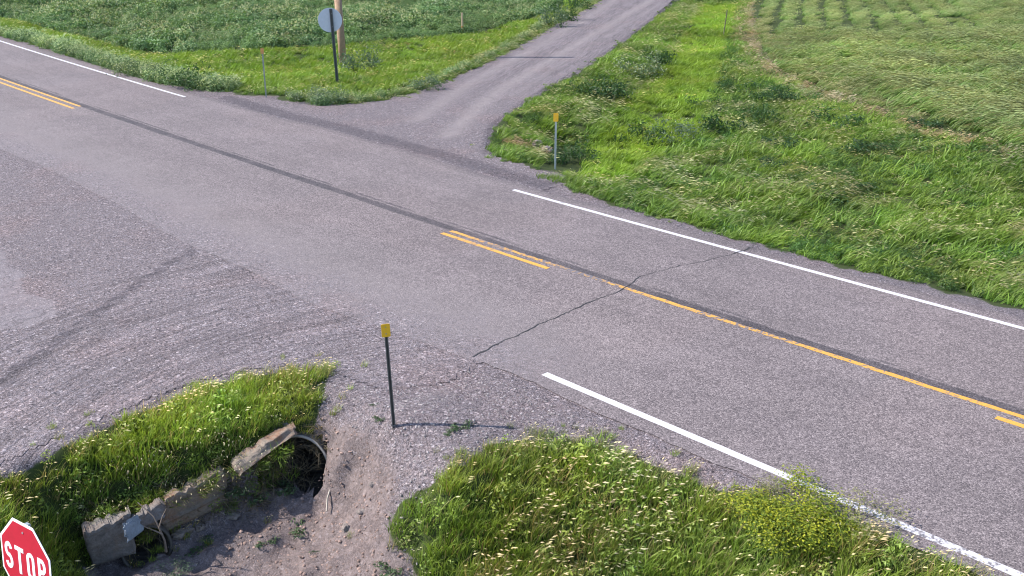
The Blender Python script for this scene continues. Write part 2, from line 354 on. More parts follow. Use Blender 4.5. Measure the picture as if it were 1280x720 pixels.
LVERGE = np.vstack([CROP_EDGE, [CROP_EDGE[-1]+gd*60, gl[0]+gd*60-gn*.1], poly([(748, 2), (717, 21), (685, 36), (660, 52), (629, 69), (598, 85), (560, 102), (520, 116), (489, 124), (444, 130), (400, 132), (369, 127), (359, 119), (328, 119), (275, 114), (256, 111), (200, 104), (150, 91), (94, 72), (47, 57), (0, 45), (-100, 14), (-200, -18)])])
DITCH = poly([(404, 500), (432, 520, -.1), (468, 560, -.4), (500, 600, -.4), (486, 650, -.8), (520, 720, -1.2), (560, 820, -1.3), (300, 900, -1.5), (130, 760, -1.5), (100, 700, -1.4), (180, 650, -1.), (290, 590, -.7), (360, 540, -.4)])

APP = np.vstack([xy(np.linspace(-26, sv(P2(600, 452))[0], 40), eN(np.linspace(-26, sv(P2(600, 452))[0], 40))+.7), poly([(560, 480), (480, 490), (430, 474), (408, 458), (360, 458), (310, 464), (230, 484), (160, 512), (80, 547), (0, 584), (-200, 670)]), [[-16, 9], [-24, 14], [-32, 30]]])

# ------------------------------------------------------------------ terrain height
HW_L, HW_R = P(118, 702, -1.5), P(408, 606, -1.25)     # foot of the culvert wall
hd = (HW_R-HW_L)[:2]; HWLEN = np.linalg.norm(hd); hd /= HWLEN; hn = np.array([hd[1], -hd[0]])   # hn: out into the ditch
ctrl = []
def c(x, y, z): q = P(x, y, z); ctrl.append((q[0], q[1], z))
for q in [(-300, 680), (-100, 615), (0, 590), (80, 553), (160, 518), (230, 490), (310, 470), (360, 464), (408, 462), (0, 500), (100, 470), (250, 440), (400, 420), (450, 450), (300, 390), (100, 380), (0, 350), (-200, 420), (-400, 600), (440, 478), (520, 480), (600, 500), (500, 500), (492, 531), (560, 540), (470, 515)]: c(*q, 0)
for q in [(0, 660, -.2), (-100, 720, -.35)]: c(*q)
for t in np.linspace(-.02, .9, 7):
    a = HW_L[:2]+hd*HWLEN*t-hn*.50; ctrl.append((a[0], a[1], -.42+.17*t))
    a = HW_L[:2]+hd*HWLEN*t-hn*1.0; ctrl.append((a[0], a[1], -.22+.1*t)); a = a-hn*.45; ctrl.append((a[0], a[1], -.10+.04*t))
    a = HW_L[:2]+hd*HWLEN*t-hn*.06; ctrl.append((a[0], a[1], -1.5+.2*t))
    a = HW_L[:2]+hd*HWLEN*t+hn*.55; ctrl.append((a[0], a[1], -1.55+.2*t))
for q in [(420, 520, -.22), (430, 560, -.42), (432, 600, -.86), (425, 640, -1.2), (462, 580, -.55), (470, 640, -.85), (482, 690, -1.05), (455, 700, -1.25), (440, 730, -1.4), (510, 600, -.38), (540, 570, -.12), (450, 530, -.2), (485, 560, -.25),
          (427, 575, -.55), (424, 592, -.75), (372, 622, -1.16), (345, 618, -1.2), (398, 618, -1.12), (188, 712, -1.46), (210, 700, -1.44),
          (300, 700, -1.55), (380, 660, -1.4), (250, 720, -1.6), (400, 900, -1.6), (200, 900, -1.7), (600, 900, -1.5),
          (646, 560, -.1), (760, 562, -.08), (850, 592, -.08), (960, 640, -.08), (1100, 695, -.1), (1250, 750, -.1), (1400, 810, -.1), (600, 585, -.12), (560, 610, -.25), (520, 680, -.95), (600, 650, -.6), (700, 640, -.55), (700, 720, -1.05), (850, 680, -.6), (950, 720, -.65), (560, 730, -1.25), (1100, 800, -.7), (800, 850, -1.2), (1000, 1000, -1.1), (600, 1300, -1.2), (0, 1300, -1.6), (1300, 1300, -1.0), (130, 760, -1.6), (0, 850, -1.5), (-300, 900, -1.2), (60, 720, -1.1)]: c(*q)
ctrl += [(-6, 3, -1.2), (0, 2, -1.1), (6, 3, -1.), (0, -10, -.8), (-12, 0, -.6), (12, 0, -.4), (-15, 8, -.2), (-20, 14, 0), (-30, 20, 0), (-25, 0, -.2)]
for s in np.arange(-60, 40, 2.5):
    for v in (eF(s)+.1, vC(s), max(eN(s), vN(s)-2)): q = xy([s], [v])[0]; ctrl.append((*q, 0))
for q in [(760, 232, -.5), (900, 268, -.55), (1050, 305, -.55), (1200, 345, -.55), (1400, 400, -.5), (820, 215, -.5), (1000, 260, -.5), (1200, 310, -.4), (960, 160, -.2), (1060, 190, -.2), (1200, 230, -.15), (880, 110, -.3), (760, 160, -.6), (800, 110, -.55), (850, 60, -.5), (890, 10, -.5), (706, 196, -1.15), (722, 190, -1.05), (696, 192, -1.05), (686, 184, -.2), (684, 193, -.3), (690, 203, -.3), (660, 175, -.2), (640, 165, -.08), (660, 150, -.15), (700, 130, -.3), (735, 170, -.7), (640, 185, -.15), (740, 110, -.2), (790, 70, -.2), (840, 20, -.2),
          (320, 90, -.4), (200, 70, -.4), (80, 42, -.35), (0, 24, -.3), (420, 85, -.35), (520, 70, -.35), (610, 45, -.35), (680, 15, -.3), (360, 108, -.12), (440, 115, -.1)]: c(*q)
for q in [(954, 68), (1040, 118), (1176, 163), (1290, 196), (1000, 20), (1150, 100), (1280, 60), (1280, 0), (100, 20), (300, 30), (500, 20), (312, 58), (484, 48), (622, 31), (600, 0)]: c(*q, .0)
for u in range(0, 80, 5):
    for q in (GC+gd*u-gn*1.5, GC+gd*u+gn*1.5): ctrl.append((*q, 0))
for q in gl[1:]: ctrl.append((*q, 0))
for q in gr[1:]: ctrl.append((*q, 0))
for a in np.arange(0, 360, 20): ctrl.append((120*math.cos(R(a)), 40+120*math.sin(R(a)), 0)); 
ctrl = np.array(ctrl)
_d = np.hypot(ctrl[:, None, 0]-ctrl[None, :, 0], ctrl[:, None, 1]-ctrl[None, :, 1])
_A = np.zeros((len(ctrl)+1,)*2); _A[:-1, :-1] = -_d-np.eye(len(ctrl))*.02; _A[:-1, -1] = 1; _A[-1, :-1] = 1
_w = np.linalg.lstsq(_A, np.append(ctrl[:, 2], 0), rcond=None)[0]
def raw_h(p):
    o = np.empty(len(p))
    for i in range(0, len(p), 20000):
        q = p[i:i+20000]; o[i:i+20000] = -np.hypot(q[:, None, 0]-ctrl[None, :, 0], q[:, None, 1]-ctrl[None, :, 1])@_w[:-1]+_w[-1]
    return o
def on_road(p):
    s, v = sv(p); return np.maximum(v-eF(s), eN(s)-v)      # <0 on the asphalt
def height(p):
    p = np.asarray(p, float).reshape(-1, 2)
    h = np.where(np.hypot(p[:, 0], p[:, 1]-40) < 125, raw_h(p), 0.)
    h = np.clip(h, -1.9, .15)
    rd = on_road(p); fg = sdf(p, FARG)
    flat = np.minimum(np.minimum(smooth(0, .5, rd), smooth(-.1, .5, fg)), smooth(.02, .45, sdf(p, APP)))
    fd = smooth(.02, .5, np.abs(h))
    h = h+flat*fd*.10*(fbm(p[:, 0]*1.7, p[:, 1]*1.7)-.5)+flat*fd*.20*(fbm(p[:, 0]*4, p[:, 1]*4)-.5)+flat*fd*.05*(fbm(p[:, 0]*11, p[:, 1]*11, 2)-.5)
    h = np.where(np.abs(h) < .02, h*.3, h)
    return h*flat-.002*(1-smooth(0, .3, np.abs(h)))-.003*(1-flat)
def at_ground(x, y, z0=0.):
    z = z0
    for i in range(8): z = .5*z+.5*float(height([P2(x, y, z)])[0])
    q = P(x, y, z); q[2] = height([q[:2]])[0]; return q

# ------------------------------------------------------------------ surface masks shared by ground and gravel sheets
TURN = np.array([-.5, 12.1])
NEARG_PALE = poly([(-160, 300), (0, 315), (30, 345), (32, 365), (65, 375), (72, 395), (40, 407), (0, 415), (-160, 450)])
def masks(p):
    s, v = sv(p); ne = eN(s)-v; near = ne > -.3
    m = {}
    grass = np.minimum(sdf(p, MOUND), sdf(p, NGR)); far_g = np.minimum(np.minimum(sdf(p, RVERGE), sdf(p, LVERGE)), np.minimum(sdf(p, WHEAT), sdf(p, CROP)))
    fg = sdf(p, FARG); sh = v-eF(s)
    soil_far = np.maximum(smooth(.1, -.15, far_g), smooth(1.2, 2., sh))*smooth(-.1, .2, fg)
    soil_near = smooth(.1, -.1, grass)
    m['soil'] = np.where(near, soil_near, soil_far)
    m['dirt'] = np.where(near, smooth(.7, -.7, sdf(p, DITCH)), 0)
    ctr = np.hypot(p[:, 0]-TURN[0], p[:, 1]-TURN[1]); an = np.arctan2(p[:, 1]-TURN[1], p[:, 0]-TURN[0])
    across = (p-GC)@gn; along = (p-GC)@gd
    nearm = near & (ne > -6)
    m['flow_r'] = np.where(nearm, ctr, across*1.0+20); m['flow_a'] = np.where(nearm, an*ctr, along)
    fwn = smooth(2.8, 4.2, ctr)*smooth(14, 9, ctr)*np.where(p[:, 0] < -.5, 1, smooth(2.5, -.5, p[:, 0]))*.9
    fwf = smooth(3.5, 1.5, np.abs(across))*smooth(-8, 3, along)*.8
    m['flow_w'] = np.where(nearm, fwn, fwf)*(1-m['dirt'])
    # dark band of loose chips along both mouths
    d1 = np.exp(-((sh-.45)/.5)**2)*smooth(.2, -.4, fg)
    d2 = np.exp(-((ne-.1)/.35)**2)*smooth(2, -4, s-sv(P2(600, 450))[0])*.75
    d3 = np.exp(-(dist_line(p, gr[8:12])/.35)**2)*.8
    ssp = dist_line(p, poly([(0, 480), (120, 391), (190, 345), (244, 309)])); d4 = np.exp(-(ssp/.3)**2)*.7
    d5 = np.exp(-(dist_line(p, poly([(-60, 175), (0, 190), (60, 216), (120, 246)]))/.5)**2)*.8
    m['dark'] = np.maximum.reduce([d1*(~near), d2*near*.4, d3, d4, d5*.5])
    tk = [poly(q) for q in ([(560, 170), (600, 132), (626, 112), (700, 68), (801, 8), (815, 0)], [(520, 150), (575, 112), (607, 93), (655, 68), (735, 22), (768, 0)], [(640, 120), (720, 68), (826, 4)])]
    m['track'] = np.maximum.reduce([np.exp(-(dist_line(p, q)/w_)**2)*a for q, w_, a in zip(tk, (.34, .38, .22), (1, .8, .4))])
    m['pale'] = smooth(.4, -.4, sdf(p, NEARG_PALE))
    return m

# ------------------------------------------------------------------ ground sheet
def axis(lo, hi, fine, a, b, gmax):
    x = list(np.arange(lo, hi, fine)); st = fine
    while x[-1] < b: st = min(st*1.12, gmax if x[-1] < hi+80 else 60); x.append(x[-1]+st)
    st = fine
    while x[0] > a: st = min(st*1.12, gmax if x[0] > lo-80 else 60); x.insert(0, x[0]-st)
    return np.array(x)
PIPE_A = dict(fill=.25, r=.52, c=P(365, 601, -.98), ax=np.array([-.08, -.997]), L=5.0)
PIPE_B = dict(fill=.75, r=.34, c=P(184, 688, -1.40), ax=np.array([.42, -.907]), L=5.0)
gx = axis(-7.5, 3.5, .085, -700, 700, 1.2); gy = axis(9.0, 16.5, .085, -120, 900, 1.2)
GX, GY = np.meshgrid(gx, gy); gp = np.c_[GX.ravel(), GY.ravel()]
gz = height(gp); idx = np.arange(len(gp)).reshape(len(gy), len(gx))
faces = np.stack([idx[:-1, :-1], idx[:-1, 1:], idx[1:, 1:], idx[1:, :-1]], -1).reshape(-1, 4)
def in_pipe(p3, pp, k=.97):
    q = p3[:, :2]-pp['c'][:2]; a = -(q@pp['ax']); b = q@np.array([-pp['ax'][1], pp['ax'][0]]); zz = p3[:, 2]-pp['c'][2]
    return (a > -.02) & (a < pp['L']-.05) & (np.hypot(b, zz) < pp['r']*k) & (zz > -pp['r']*pp['fill']) 
g3 = np.c_[gp, gz]
bad = in_pipe(g3, PIPE_A, .88) | in_pipe(g3, PIPE_B, .84)
faces = faces[~bad[faces].any(1)]
ground = link('ground', mesh_np('ground', g3, faces, [M['ground']], masks(gp), True)); tag(ground, kind='structure')

def sheet(name, pl, step, z, mat, cut=None):
    lo, hi = pl.min(0), pl.max(0)
    x = np.arange(lo[0], hi[0]+step, step); y = np.arange(lo[1], hi[1]+step, step)
    X, Y = np.meshgrid(x, y); p = np.c_[X.ravel(), Y.ravel()]
    ok = sdf(p, pl) < 0
    if cut is not None: ok &= cut(p)
    i = np.arange(len(p)).reshape(len(y), len(x)); f = np.stack([i[:-1, :-1], i[:-1, 1:], i[1:, 1:], i[1:, :-1]], -1).reshape(-1, 4)
    f = f[ok[f].all(1)]; u, inv = np.unique(f, return_inverse=True); f = inv.reshape(f.shape); p = p[u]
    o = link(name, mesh_np(name, np.c_[p, np.maximum(height(p)+.003, 0)*0+z], f, [mat], masks(p), True)); return o
fg_near = FARG.copy(); fg_near[0] = gl[0]+gd*70; fg_near[-1] = gr[0]+gd*70
tag(sheet('gravel_road', fg_near, .16, .004, M['gravel']), kind='structure')
tag(sheet('gravel_approach', APP, .10, .004, M['gravel']), kind='structure')

# ------------------------------------------------------------------ asphalt road
ss = np.concatenate([np.arange(-420, -60, 6), np.arange(-60, 24, .18), np.arange(24, 300, 6)])
K = 40
def edge_wob(s, f): return .10*(fbm(s*1.3+f, s*0+f)-.5)*2+.05*(fbm(s*6+f, s*0+f*2)-.5)*2
ve = eN(ss)+edge_wob(ss, 3.3); vf = eF(ss)+edge_wob(ss, 9.1)
tt = np.linspace(0, 1, K); VV = ve[:, None]*(1-tt)+vf[:, None]*tt; SS = np.repeat(ss[:, None], K, 1)
rp = xy(SS.ravel(), VV.ravel())
i = np.arange(len(rp)).reshape(len(ss), K); rf = np.stack([i[:-1, :-1], i[1:, :-1], i[1:, 1:], i[:-1, 1:]], -1).reshape(-1, 4)
mk = masks(rp); vc = vC(SS.ravel())
mk = {k: mk[k] for k in ('flow_r', 'flow_a', 'flow_w', 'dark', 'pale', 'track')}; mk['track'] = mk['track']*0; mk['dark'] = mk['dark']*.5
mk.update(across=VV.ravel()-vc, along=SS.ravel(), near_edge=(VV-ve[:, None]).ravel(), far_edge=(vf[:, None]-VV).ravel(),
          mouth=smooth(sv(P2(760, 520))[0], sv(P2(560, 440))[0], SS.ravel()))
road = link('road', mesh_np('road', np.c_[rp, np.full(len(rp), .009)], rf, [M['asphalt']], mk, True)); tag(road, kind='structure')
# skirt so the asphalt has a real edge
def stripe(name, s0, s1, vfun, width, mat, wear, z=.013, wob=.006):
    s = np.arange(s0, s1+.1, .1); n = len(s)
    a = vfun(s)-width/2+wob*(fbm(s*5, s*0+1.7)-.5)*2; b = vfun(s)+width/2+wob*(fbm(s*5, s*0+8.7)-.5)*2
    mv = (a+b)/2; L = xy(s, a); Mi = xy(s, mv); U = xy(s, b)
    V = np.r_[np.c_[L, np.full(n, z)], np.c_[Mi, np.full(n, z)], np.c_[U, np.full(n, z)]]
    k = np.arange(n-1); f = np.r_[np.c_[k, k+1, n+k+1, n+k], np.c_[n+k, n+k+1, 2*n+k+1, 2*n+k]]
    wv = wear(s) if callable(wear) else np.full(n, wear)
    return link(name, mesh_np(name, V, f, [mat], dict(wear=np.r_[wv, wv, wv])), road)
S_ = lambda x, y: sv(P2(x, y))[0]
w1_ = lambda s: .06+.16*(fbm(s*.8, s*0+3.)-.5)
stripe('edge_line', -60, S_(232.8, 121.2), vF, .13, M['white'], w1_)
stripe('edge_line', S_(640.6, 238), 60, vF, .13, M['white'], w1_)
n0, n1 = S_(952, 583), S_(1120, 655)
stripe('edge_line', S_(680, 468), 40, vN, .14, M['white'], lambda s: w1_(s)*.7+.135*smooth(n0-.3, n0+.6, s)*(1-.28*smooth(n1, n1+1, s)))
y0, y1 = S_(690, 331), S_(800, 368)
stripe('centre_line', -60, S_(100, 133.4), vC, .11, M['yellow'], w1_)
stripe('centre_line', -60, S_(92, 135.5), lambda s: vC(s)-.32, .12, M['yellow'], w1_)
stripe('centre_line', S_(565.6, 288.6), 60, vC, .115, M['yellow'], lambda s: .115+.12*np.exp(-((s-(y0+y1)/2)/1.1)**2)+.12*(fbm(s*.7, s*0)-.45), wob=.022)
def vd(pa, pb):
    a, b = sv(P2(*pa)), sv(P2(*pb)); off = ((a[1]-vC(a[0]))+(b[1]-vC(b[0])))/2; return lambda s: vC(s)+off
stripe('centre_line', S_(552, 292), S_(684, 335.5), vd((552, 292), (684, 335.5)), .12, M['yellow'], w1_)
stripe('centre_line', S_(1244.6, 522.5), S_(1244.6, 522.5)+3.1, vd((1244.6, 522.5), (1279, 533.5)), .12, M['yellow'], w1_)
def crackline(pts, w0, seed):
    q = poly(pts); out = []
    for a, b in zip(q[:-1], q[1:]):
        n = max(2, int(np.linalg.norm(b-a)/.06)); out += [a+(b-a)*t for t in np.linspace(0, 1, n, endpoint=False)]
    out = np.array(out); d = np.gradient(out, axis=0); nn = np.c_[-d[:, 1], d[:, 0]]/np.linalg.norm(d, axis=1)[:, None]
    k = np.arange(len(out)); out = out+nn*(.05*(fbm(k*.22+seed, k*0.)-.5)*2+.015*(fbm(k*.9+seed, k*0.)-.5)*2)[:, None]
    ww = w0*.62*(.3+1.1*fbm(k*.3+seed*3, k*0.+4))*(1-.55*k/len(out))
    V = np.r_[np.c_[out-nn*ww[:, None], np.full(len(k), .017)], np.c_[out+nn*ww[:, None], np.full(len(k), .017)]]
    n = len(k); j = np.arange(n-1); link('crack', mesh_np('crack', V, np.c_[j, j+1, n+j+1, n+j], [M['crack']]), road)
crackline([(588, 446), (616, 434), (642, 422), (680, 404), (710, 391), (736, 379), (770, 366), (785, 357), (800, 347), (830, 338), (852, 332), (882, 327), (916, 318), (945, 308)], .022, 1)
crackline([(916, 318), (930, 314), (948, 305)], .02, 5)
crackline([(0, 139), (40, 135), (80, 131)], .012, 9)

# ------------------------------------------------------------------ plant building blocks (templates, kept out of the scene)
class Blades:
    def __init__(s): s.V = []; s.F = []; s.C = []; s.n = 0
    def strip(s, base, up, out, h, lean, wdt, side, c0, c1, seg=4, taper=True, droop=0.):
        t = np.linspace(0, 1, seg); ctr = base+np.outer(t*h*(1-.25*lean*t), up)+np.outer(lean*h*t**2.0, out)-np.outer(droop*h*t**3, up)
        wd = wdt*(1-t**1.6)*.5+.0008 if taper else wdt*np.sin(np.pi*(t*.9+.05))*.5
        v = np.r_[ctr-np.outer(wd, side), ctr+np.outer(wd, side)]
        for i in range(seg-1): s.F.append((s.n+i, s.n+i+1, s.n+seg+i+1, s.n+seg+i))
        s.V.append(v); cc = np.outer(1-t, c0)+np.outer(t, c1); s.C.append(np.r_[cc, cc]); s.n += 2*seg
        return ctr[-1]
    def leaf(s, ctr, nrm, ax, ln, wd, col):
        sd = np.cross(nrm, ax); sd /= np.linalg.norm(sd)+1e-9
        v = np.array([ctr-ax*ln*.5, ctr+sd*wd*.5+nrm*wd*.12, ctr+ax*ln*.5-nrm*ln*.1, ctr-sd*wd*.5+nrm*wd*.12]); s.V.append(v); s.C.append(np.tile(col, (4, 1)))
        s.F.append((s.n, s.n+1, s.n+2, s.n+3)); s.n += 4
    def head(s, p, ax, ln, wd, col):
        e1 = np.cross(ax, (.3, .2, .9)); e1 /= np.linalg.norm(e1); e2 = np.cross(ax, e1)
        v = [p]+[p+ax*ln*.4+wd*.5*(math.cos(a)*e1+math.sin(a)*e2) for a in (0, 2.1, 4.2)]+[p+ax*ln]
        s.V.append(np.array(v)); s.C.append(np.outer([.8, 1, .9, 1, 1.1], col)); n = s.n
        for i in range(3): j = (i+1) % 3; s.F += [(n, n+1+i, n+1+j, n+1+j), (n+1+i, n+4, n+1+j, n+1+j)]
        s.n += 5
    def mesh(s, name, mat):
        F4 = [f if f[2] != f[3] else f[:3] for f in s.F]
        return mesh_np(name, np.vstack(s.V), F4, [mat], dict(vcol=np.vstack(s.C)))
rg = np.random.default_rng(3)
def unit(v): v = np.asarray(v, float); return v/np.linalg.norm(v)
Zup = np.array([0., 0, 1])
def grass_clump(n, rad, hmin, hmax, wdt, lean, c0, c1, wind=.6, heads=0, hc=(.5, .45, .28), hl=.10, hw=.022, dry=0.):
    b = Blades()
    for i in range(n):
        a = rg.uniform(0, 6.283); r = rad*math.sqrt(rg.random()); base = np.array([r*math.cos(a), r*math.sin(a), -.03])
        o = unit(np.array([math.cos(a), math.sin(a), 0])*(1-wind)+np.array([1, .15*rg.normal(), 0])*wind+rg.normal(size=3)*(.35, .35, 0)); o[2] = 0
        h = rg.uniform(hmin, hmax); sd = unit(np.array([rg.normal(), rg.normal(), 0])); k = rg.uniform(.75, 1.25)
        cc0, cc1 = np.array(c0)*k, np.array(c1)*k
        if rg.random() < dry: cc0 = cc1 = np.array((.30, .24, .12))*k
        b.strip(base, Zup, o, h, lean*rg.uniform(.4, 1.5), wdt*rg.uniform(.7, 1.3), sd, cc0, cc1)
    for i in range(heads):
        a = rg.uniform(0, 6.283); r = rad*math.sqrt(rg.random()); base = np.array([r*math.cos(a), r*math.sin(a), -.03]); o = unit((1, .3*rg.normal(), 0))
        h = hmax*rg.uniform(.95, 1.3); L = lean*rg.uniform(.5, 1.)
        tip = b.strip(base, Zup, o, h, L, .006, unit((rg.normal(), rg.normal(), 0)), np.array(c0), np.array((.30, .28, .13)), taper=False)
        k = rg.uniform(.75, 1.2)
        b.head(tip-Zup*.01, unit(o*1.+Zup*rg.uniform(-.1, .5)), hl*rg.uniform(.7, 1.3), hw*rg.uniform(.8, 1.3), np.array(hc)*k)
    return b
def leafy(n, rad, hgt, ll, lw, c_lo, c_hi, flowers=0, fc=(.6, .6, .5)):
    b = Blades()
    for i in range(n):
        while True:
            q = rg.uniform(-1, 1, 3); 
            if q[2] > -.1 and .25 < q@q < 1: break
        p = q*(rad, rad, hgt); nr = unit(q+rg.normal(size=3)*.55+(0, 0, .5)); ax = unit(np.cross(nr, rg.normal(size=3))); k = rg.random()
        b.leaf(np.array((p[0], p[1], max(p[2], .02))), nr, ax, ll*rg.uniform(.6, 1.3), lw*rg.uniform(.6, 1.3), np.array(c_lo)*(1-k)+np.array(c_hi)*k)
    for i in range(flowers):
        q = unit(rg.normal(size=3)); q[2] = abs(q[2])+.3; p = q*(rad, rad, hgt)*.95
        for j in range(5): b.leaf(p+rg.normal(size=3)*.025, unit(rg.normal(size=3)+(0, 0, 1)), unit(rg.normal(size=3)), .03, .03, np.array(fc))
    return b
TC = {}
def template(group, builder, mat=None):
    if group not in TC: TC[group] = bpy.data.collections.new('template_'+group)
    cl = TC[group]; nm = '%s_%02d' % (group, len(cl.objects))
    cl.objects.link(bpy.data.objects.new(nm, builder.mesh(nm, mat or M['leaf'])))
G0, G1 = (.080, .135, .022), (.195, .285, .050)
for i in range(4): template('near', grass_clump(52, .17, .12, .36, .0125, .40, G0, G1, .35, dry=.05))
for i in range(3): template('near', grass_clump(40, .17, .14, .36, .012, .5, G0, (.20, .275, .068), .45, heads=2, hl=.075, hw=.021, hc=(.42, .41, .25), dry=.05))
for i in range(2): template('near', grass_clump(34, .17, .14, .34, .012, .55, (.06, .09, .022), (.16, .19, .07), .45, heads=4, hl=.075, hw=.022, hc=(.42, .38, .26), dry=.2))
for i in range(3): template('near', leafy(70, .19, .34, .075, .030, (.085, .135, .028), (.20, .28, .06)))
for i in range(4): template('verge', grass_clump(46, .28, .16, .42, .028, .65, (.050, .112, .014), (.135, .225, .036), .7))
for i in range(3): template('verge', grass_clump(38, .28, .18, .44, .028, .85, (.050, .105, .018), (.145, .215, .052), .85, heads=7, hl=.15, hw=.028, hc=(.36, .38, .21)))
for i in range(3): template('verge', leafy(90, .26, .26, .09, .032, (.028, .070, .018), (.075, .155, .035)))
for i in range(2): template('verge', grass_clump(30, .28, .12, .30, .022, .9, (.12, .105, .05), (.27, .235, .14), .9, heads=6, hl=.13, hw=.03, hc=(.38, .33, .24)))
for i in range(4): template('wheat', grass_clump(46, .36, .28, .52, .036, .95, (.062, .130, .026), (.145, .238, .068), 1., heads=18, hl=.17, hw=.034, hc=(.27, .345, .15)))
for i in range(4): template('crop', leafy(130, .40, .42, .11, .06, (.050, .105, .042), (.125, .215, .090)))
for i in range(2): template('crop', leafy(90, .38, .52, .14, .08, (.06, .115, .045), (.15, .225, .11), 9, (.36, .38, .26)))
for i in range(3): template('weeds', leafy(110, .30, .40, .09, .028, (.06, .10, .05), (.155, .205, .115), 6, (.42, .41, .30)))
for i in range(2): template('dry', grass_clump(16, .12, .2, .42, .012, .9, (.09, .07, .045), (.27, .22, .15), .1))
def stone_mesh(sc):
    bm = bmesh.new(); bmesh.ops.create_icosphere(bm, subdivisions=1, radius=.5)
    for v in bm.verts: v.co = Vector((v.co.x*1.15, v.co.y*.9, v.co.z*.65))*(1+.5*(rg.random()-.5))
    me = bpy.data.meshes.new('stone'); bm.to_mesh(me); bm.free(); return me
def mat_stones():
    k = NT('scattered_stone'); t = k.attr('tint', 'INSTANCER').outputs['Color']; k.bsdf(k.mix(1., (.31, .275, .27), t, 'MULTIPLY'), .9, .2); return k.m
ms = mat_stones(); TC['stones'] = bpy.data.collections.new('template_stones')
for i in range(4):
    me = stone_mesh(1); me.materials.append(ms); TC['stones'].objects.link(bpy.data.objects.new('stone_%02d' % i, me))

def gn_group(coll):
    g = bpy.data.node_groups.new('scatter_'+coll.name, 'GeometryNodeTree')
    g.interface.new_socket('Geometry', in_out='INPUT', socket_type='NodeSocketGeometry'); g.interface.new_socket('Geometry', in_out='OUTPUT', socket_type='NodeSocketGeometry')
    n = g.nodes.new; a, o = n('NodeGroupInput'), n('NodeGroupOutput'); ins = n('GeometryNodeInstanceOnPoints'); ci = n('GeometryNodeCollectionInfo')
    ci.inputs['Collection'].default_value = coll; ci.inputs['Separate Children'].default_value = True; ci.inputs['Reset Children'].default_value = True
    def na(nm, t): q = n('GeometryNodeInputNamedAttribute'); q.data_type = t; q.inputs[0].default_value = nm; return q.outputs[0]
    e = n('FunctionNodeEulerToRotation'); L = g.links.new
    L(a.outputs[0], ins.inputs['Points']); L(ci.outputs[0], ins.inputs['Instance']); ins.inputs['Pick Instance'].default_value = True
    L(na('pick', 'INT'), ins.inputs['Instance Index']); L(na('rot', 'FLOAT_VECTOR'), e.inputs[0]); L(e.outputs[0], ins.inputs['Rotation']); L(na('scl', 'FLOAT_VECTOR'), ins.inputs['Scale'])
    L(ins.outputs[0], o.inputs[0]); return g
GN = {k: gn_group(c_) for k, c_ in TC.items()}
def scatter(name, label, cat, kind_, p, pick, scl, tint, yaw=None, tilt=None, z=None):
    n = len(p); z = height(p) if z is None else z
    me = bpy.data.meshes.new(name); me.vertices.add(n); me.vertices.foreach_set('co', np.c_[p, z].astype(np.float32).ravel())
    yaw = RNG.normal(0, .35, n) if yaw is None else yaw; tilt = np.zeros(n) if tilt is None else tilt
    rot = np.c_[RNG.normal(0, .08, n), RNG.normal(0, .08, n)+tilt, yaw].astype(np.float32)
    scl = np.asarray(scl); scl = np.repeat(scl[:, None], 3, 1) if scl.ndim == 1 else scl
    for nm, t, d, key in (('rot', 'FLOAT_VECTOR', rot, 'vector'), ('scl', 'FLOAT_VECTOR', scl, 'vector'), ('tint', 'FLOAT_VECTOR', tint, 'vector')):
        at = me.attributes.new(nm, t, 'POINT'); at.data.foreach_set(key, np.asarray(d, np.float32).ravel())
    at = me.attributes.new('pick', 'INT', 'POINT'); at.data.foreach_set('value', np.asarray(pick, np.int32))
    o = link(name, me); md = o.modifiers.new('scatter', 'NODES'); md.node_group = GN[kind_]
    return tag(o, label, cat, kind='stuff')
HOLLOW = poly([(668, 198), (690, 182, -.7), (722, 180, -.9), (738, 200, -.9), (728, 216, -.2), (690, 215, 0), (672, 209, 0)])
def grow(pl, d):
    c0 = pl.mean(0); lo, hi = pl.min(0)-d, pl.max(0)+d; return np.array([lo, (hi[0], lo[1]), hi, (lo[0], hi[1])])
def fill(pl, dens, inset=0.):
    lo, hi = pl.min(0), pl.max(0); n = int(dens*np.prod(hi-lo)); p = RNG.uniform(lo, hi, (n, 2))
    return p[sdf(p, pl) < -inset]
def seen(p, m=1.15):
    """keep what the photograph or a step to the side of it could show"""
    d = p[:, 1]*CP+CAMH*SP; u = p[:, 0]*F/np.maximum(d, .1); v = (-p[:, 1]*SP+CAMH*CP)*F/np.maximum(d, .1)
    return (d > .5) & (np.abs(u) < 640*m+250) & (v < 360+330) & (v > -480)
def tints(p, base, amp, sc=.5, hue=.15):
    n = len(p); a = 1+amp*(fbm(p[:, 0]*sc, p[:, 1]*sc)-.5)*2+RNG.normal(0, .07, n); h = hue*(fbm(p[:, 0]*sc*1.7+40, p[:, 1]*sc*1.7)-.5)*2
    return np.clip(np.c_[base[0]*a*(1+h), base[1]*a, base[2]*a*(1-h*.6)], .05, 3)

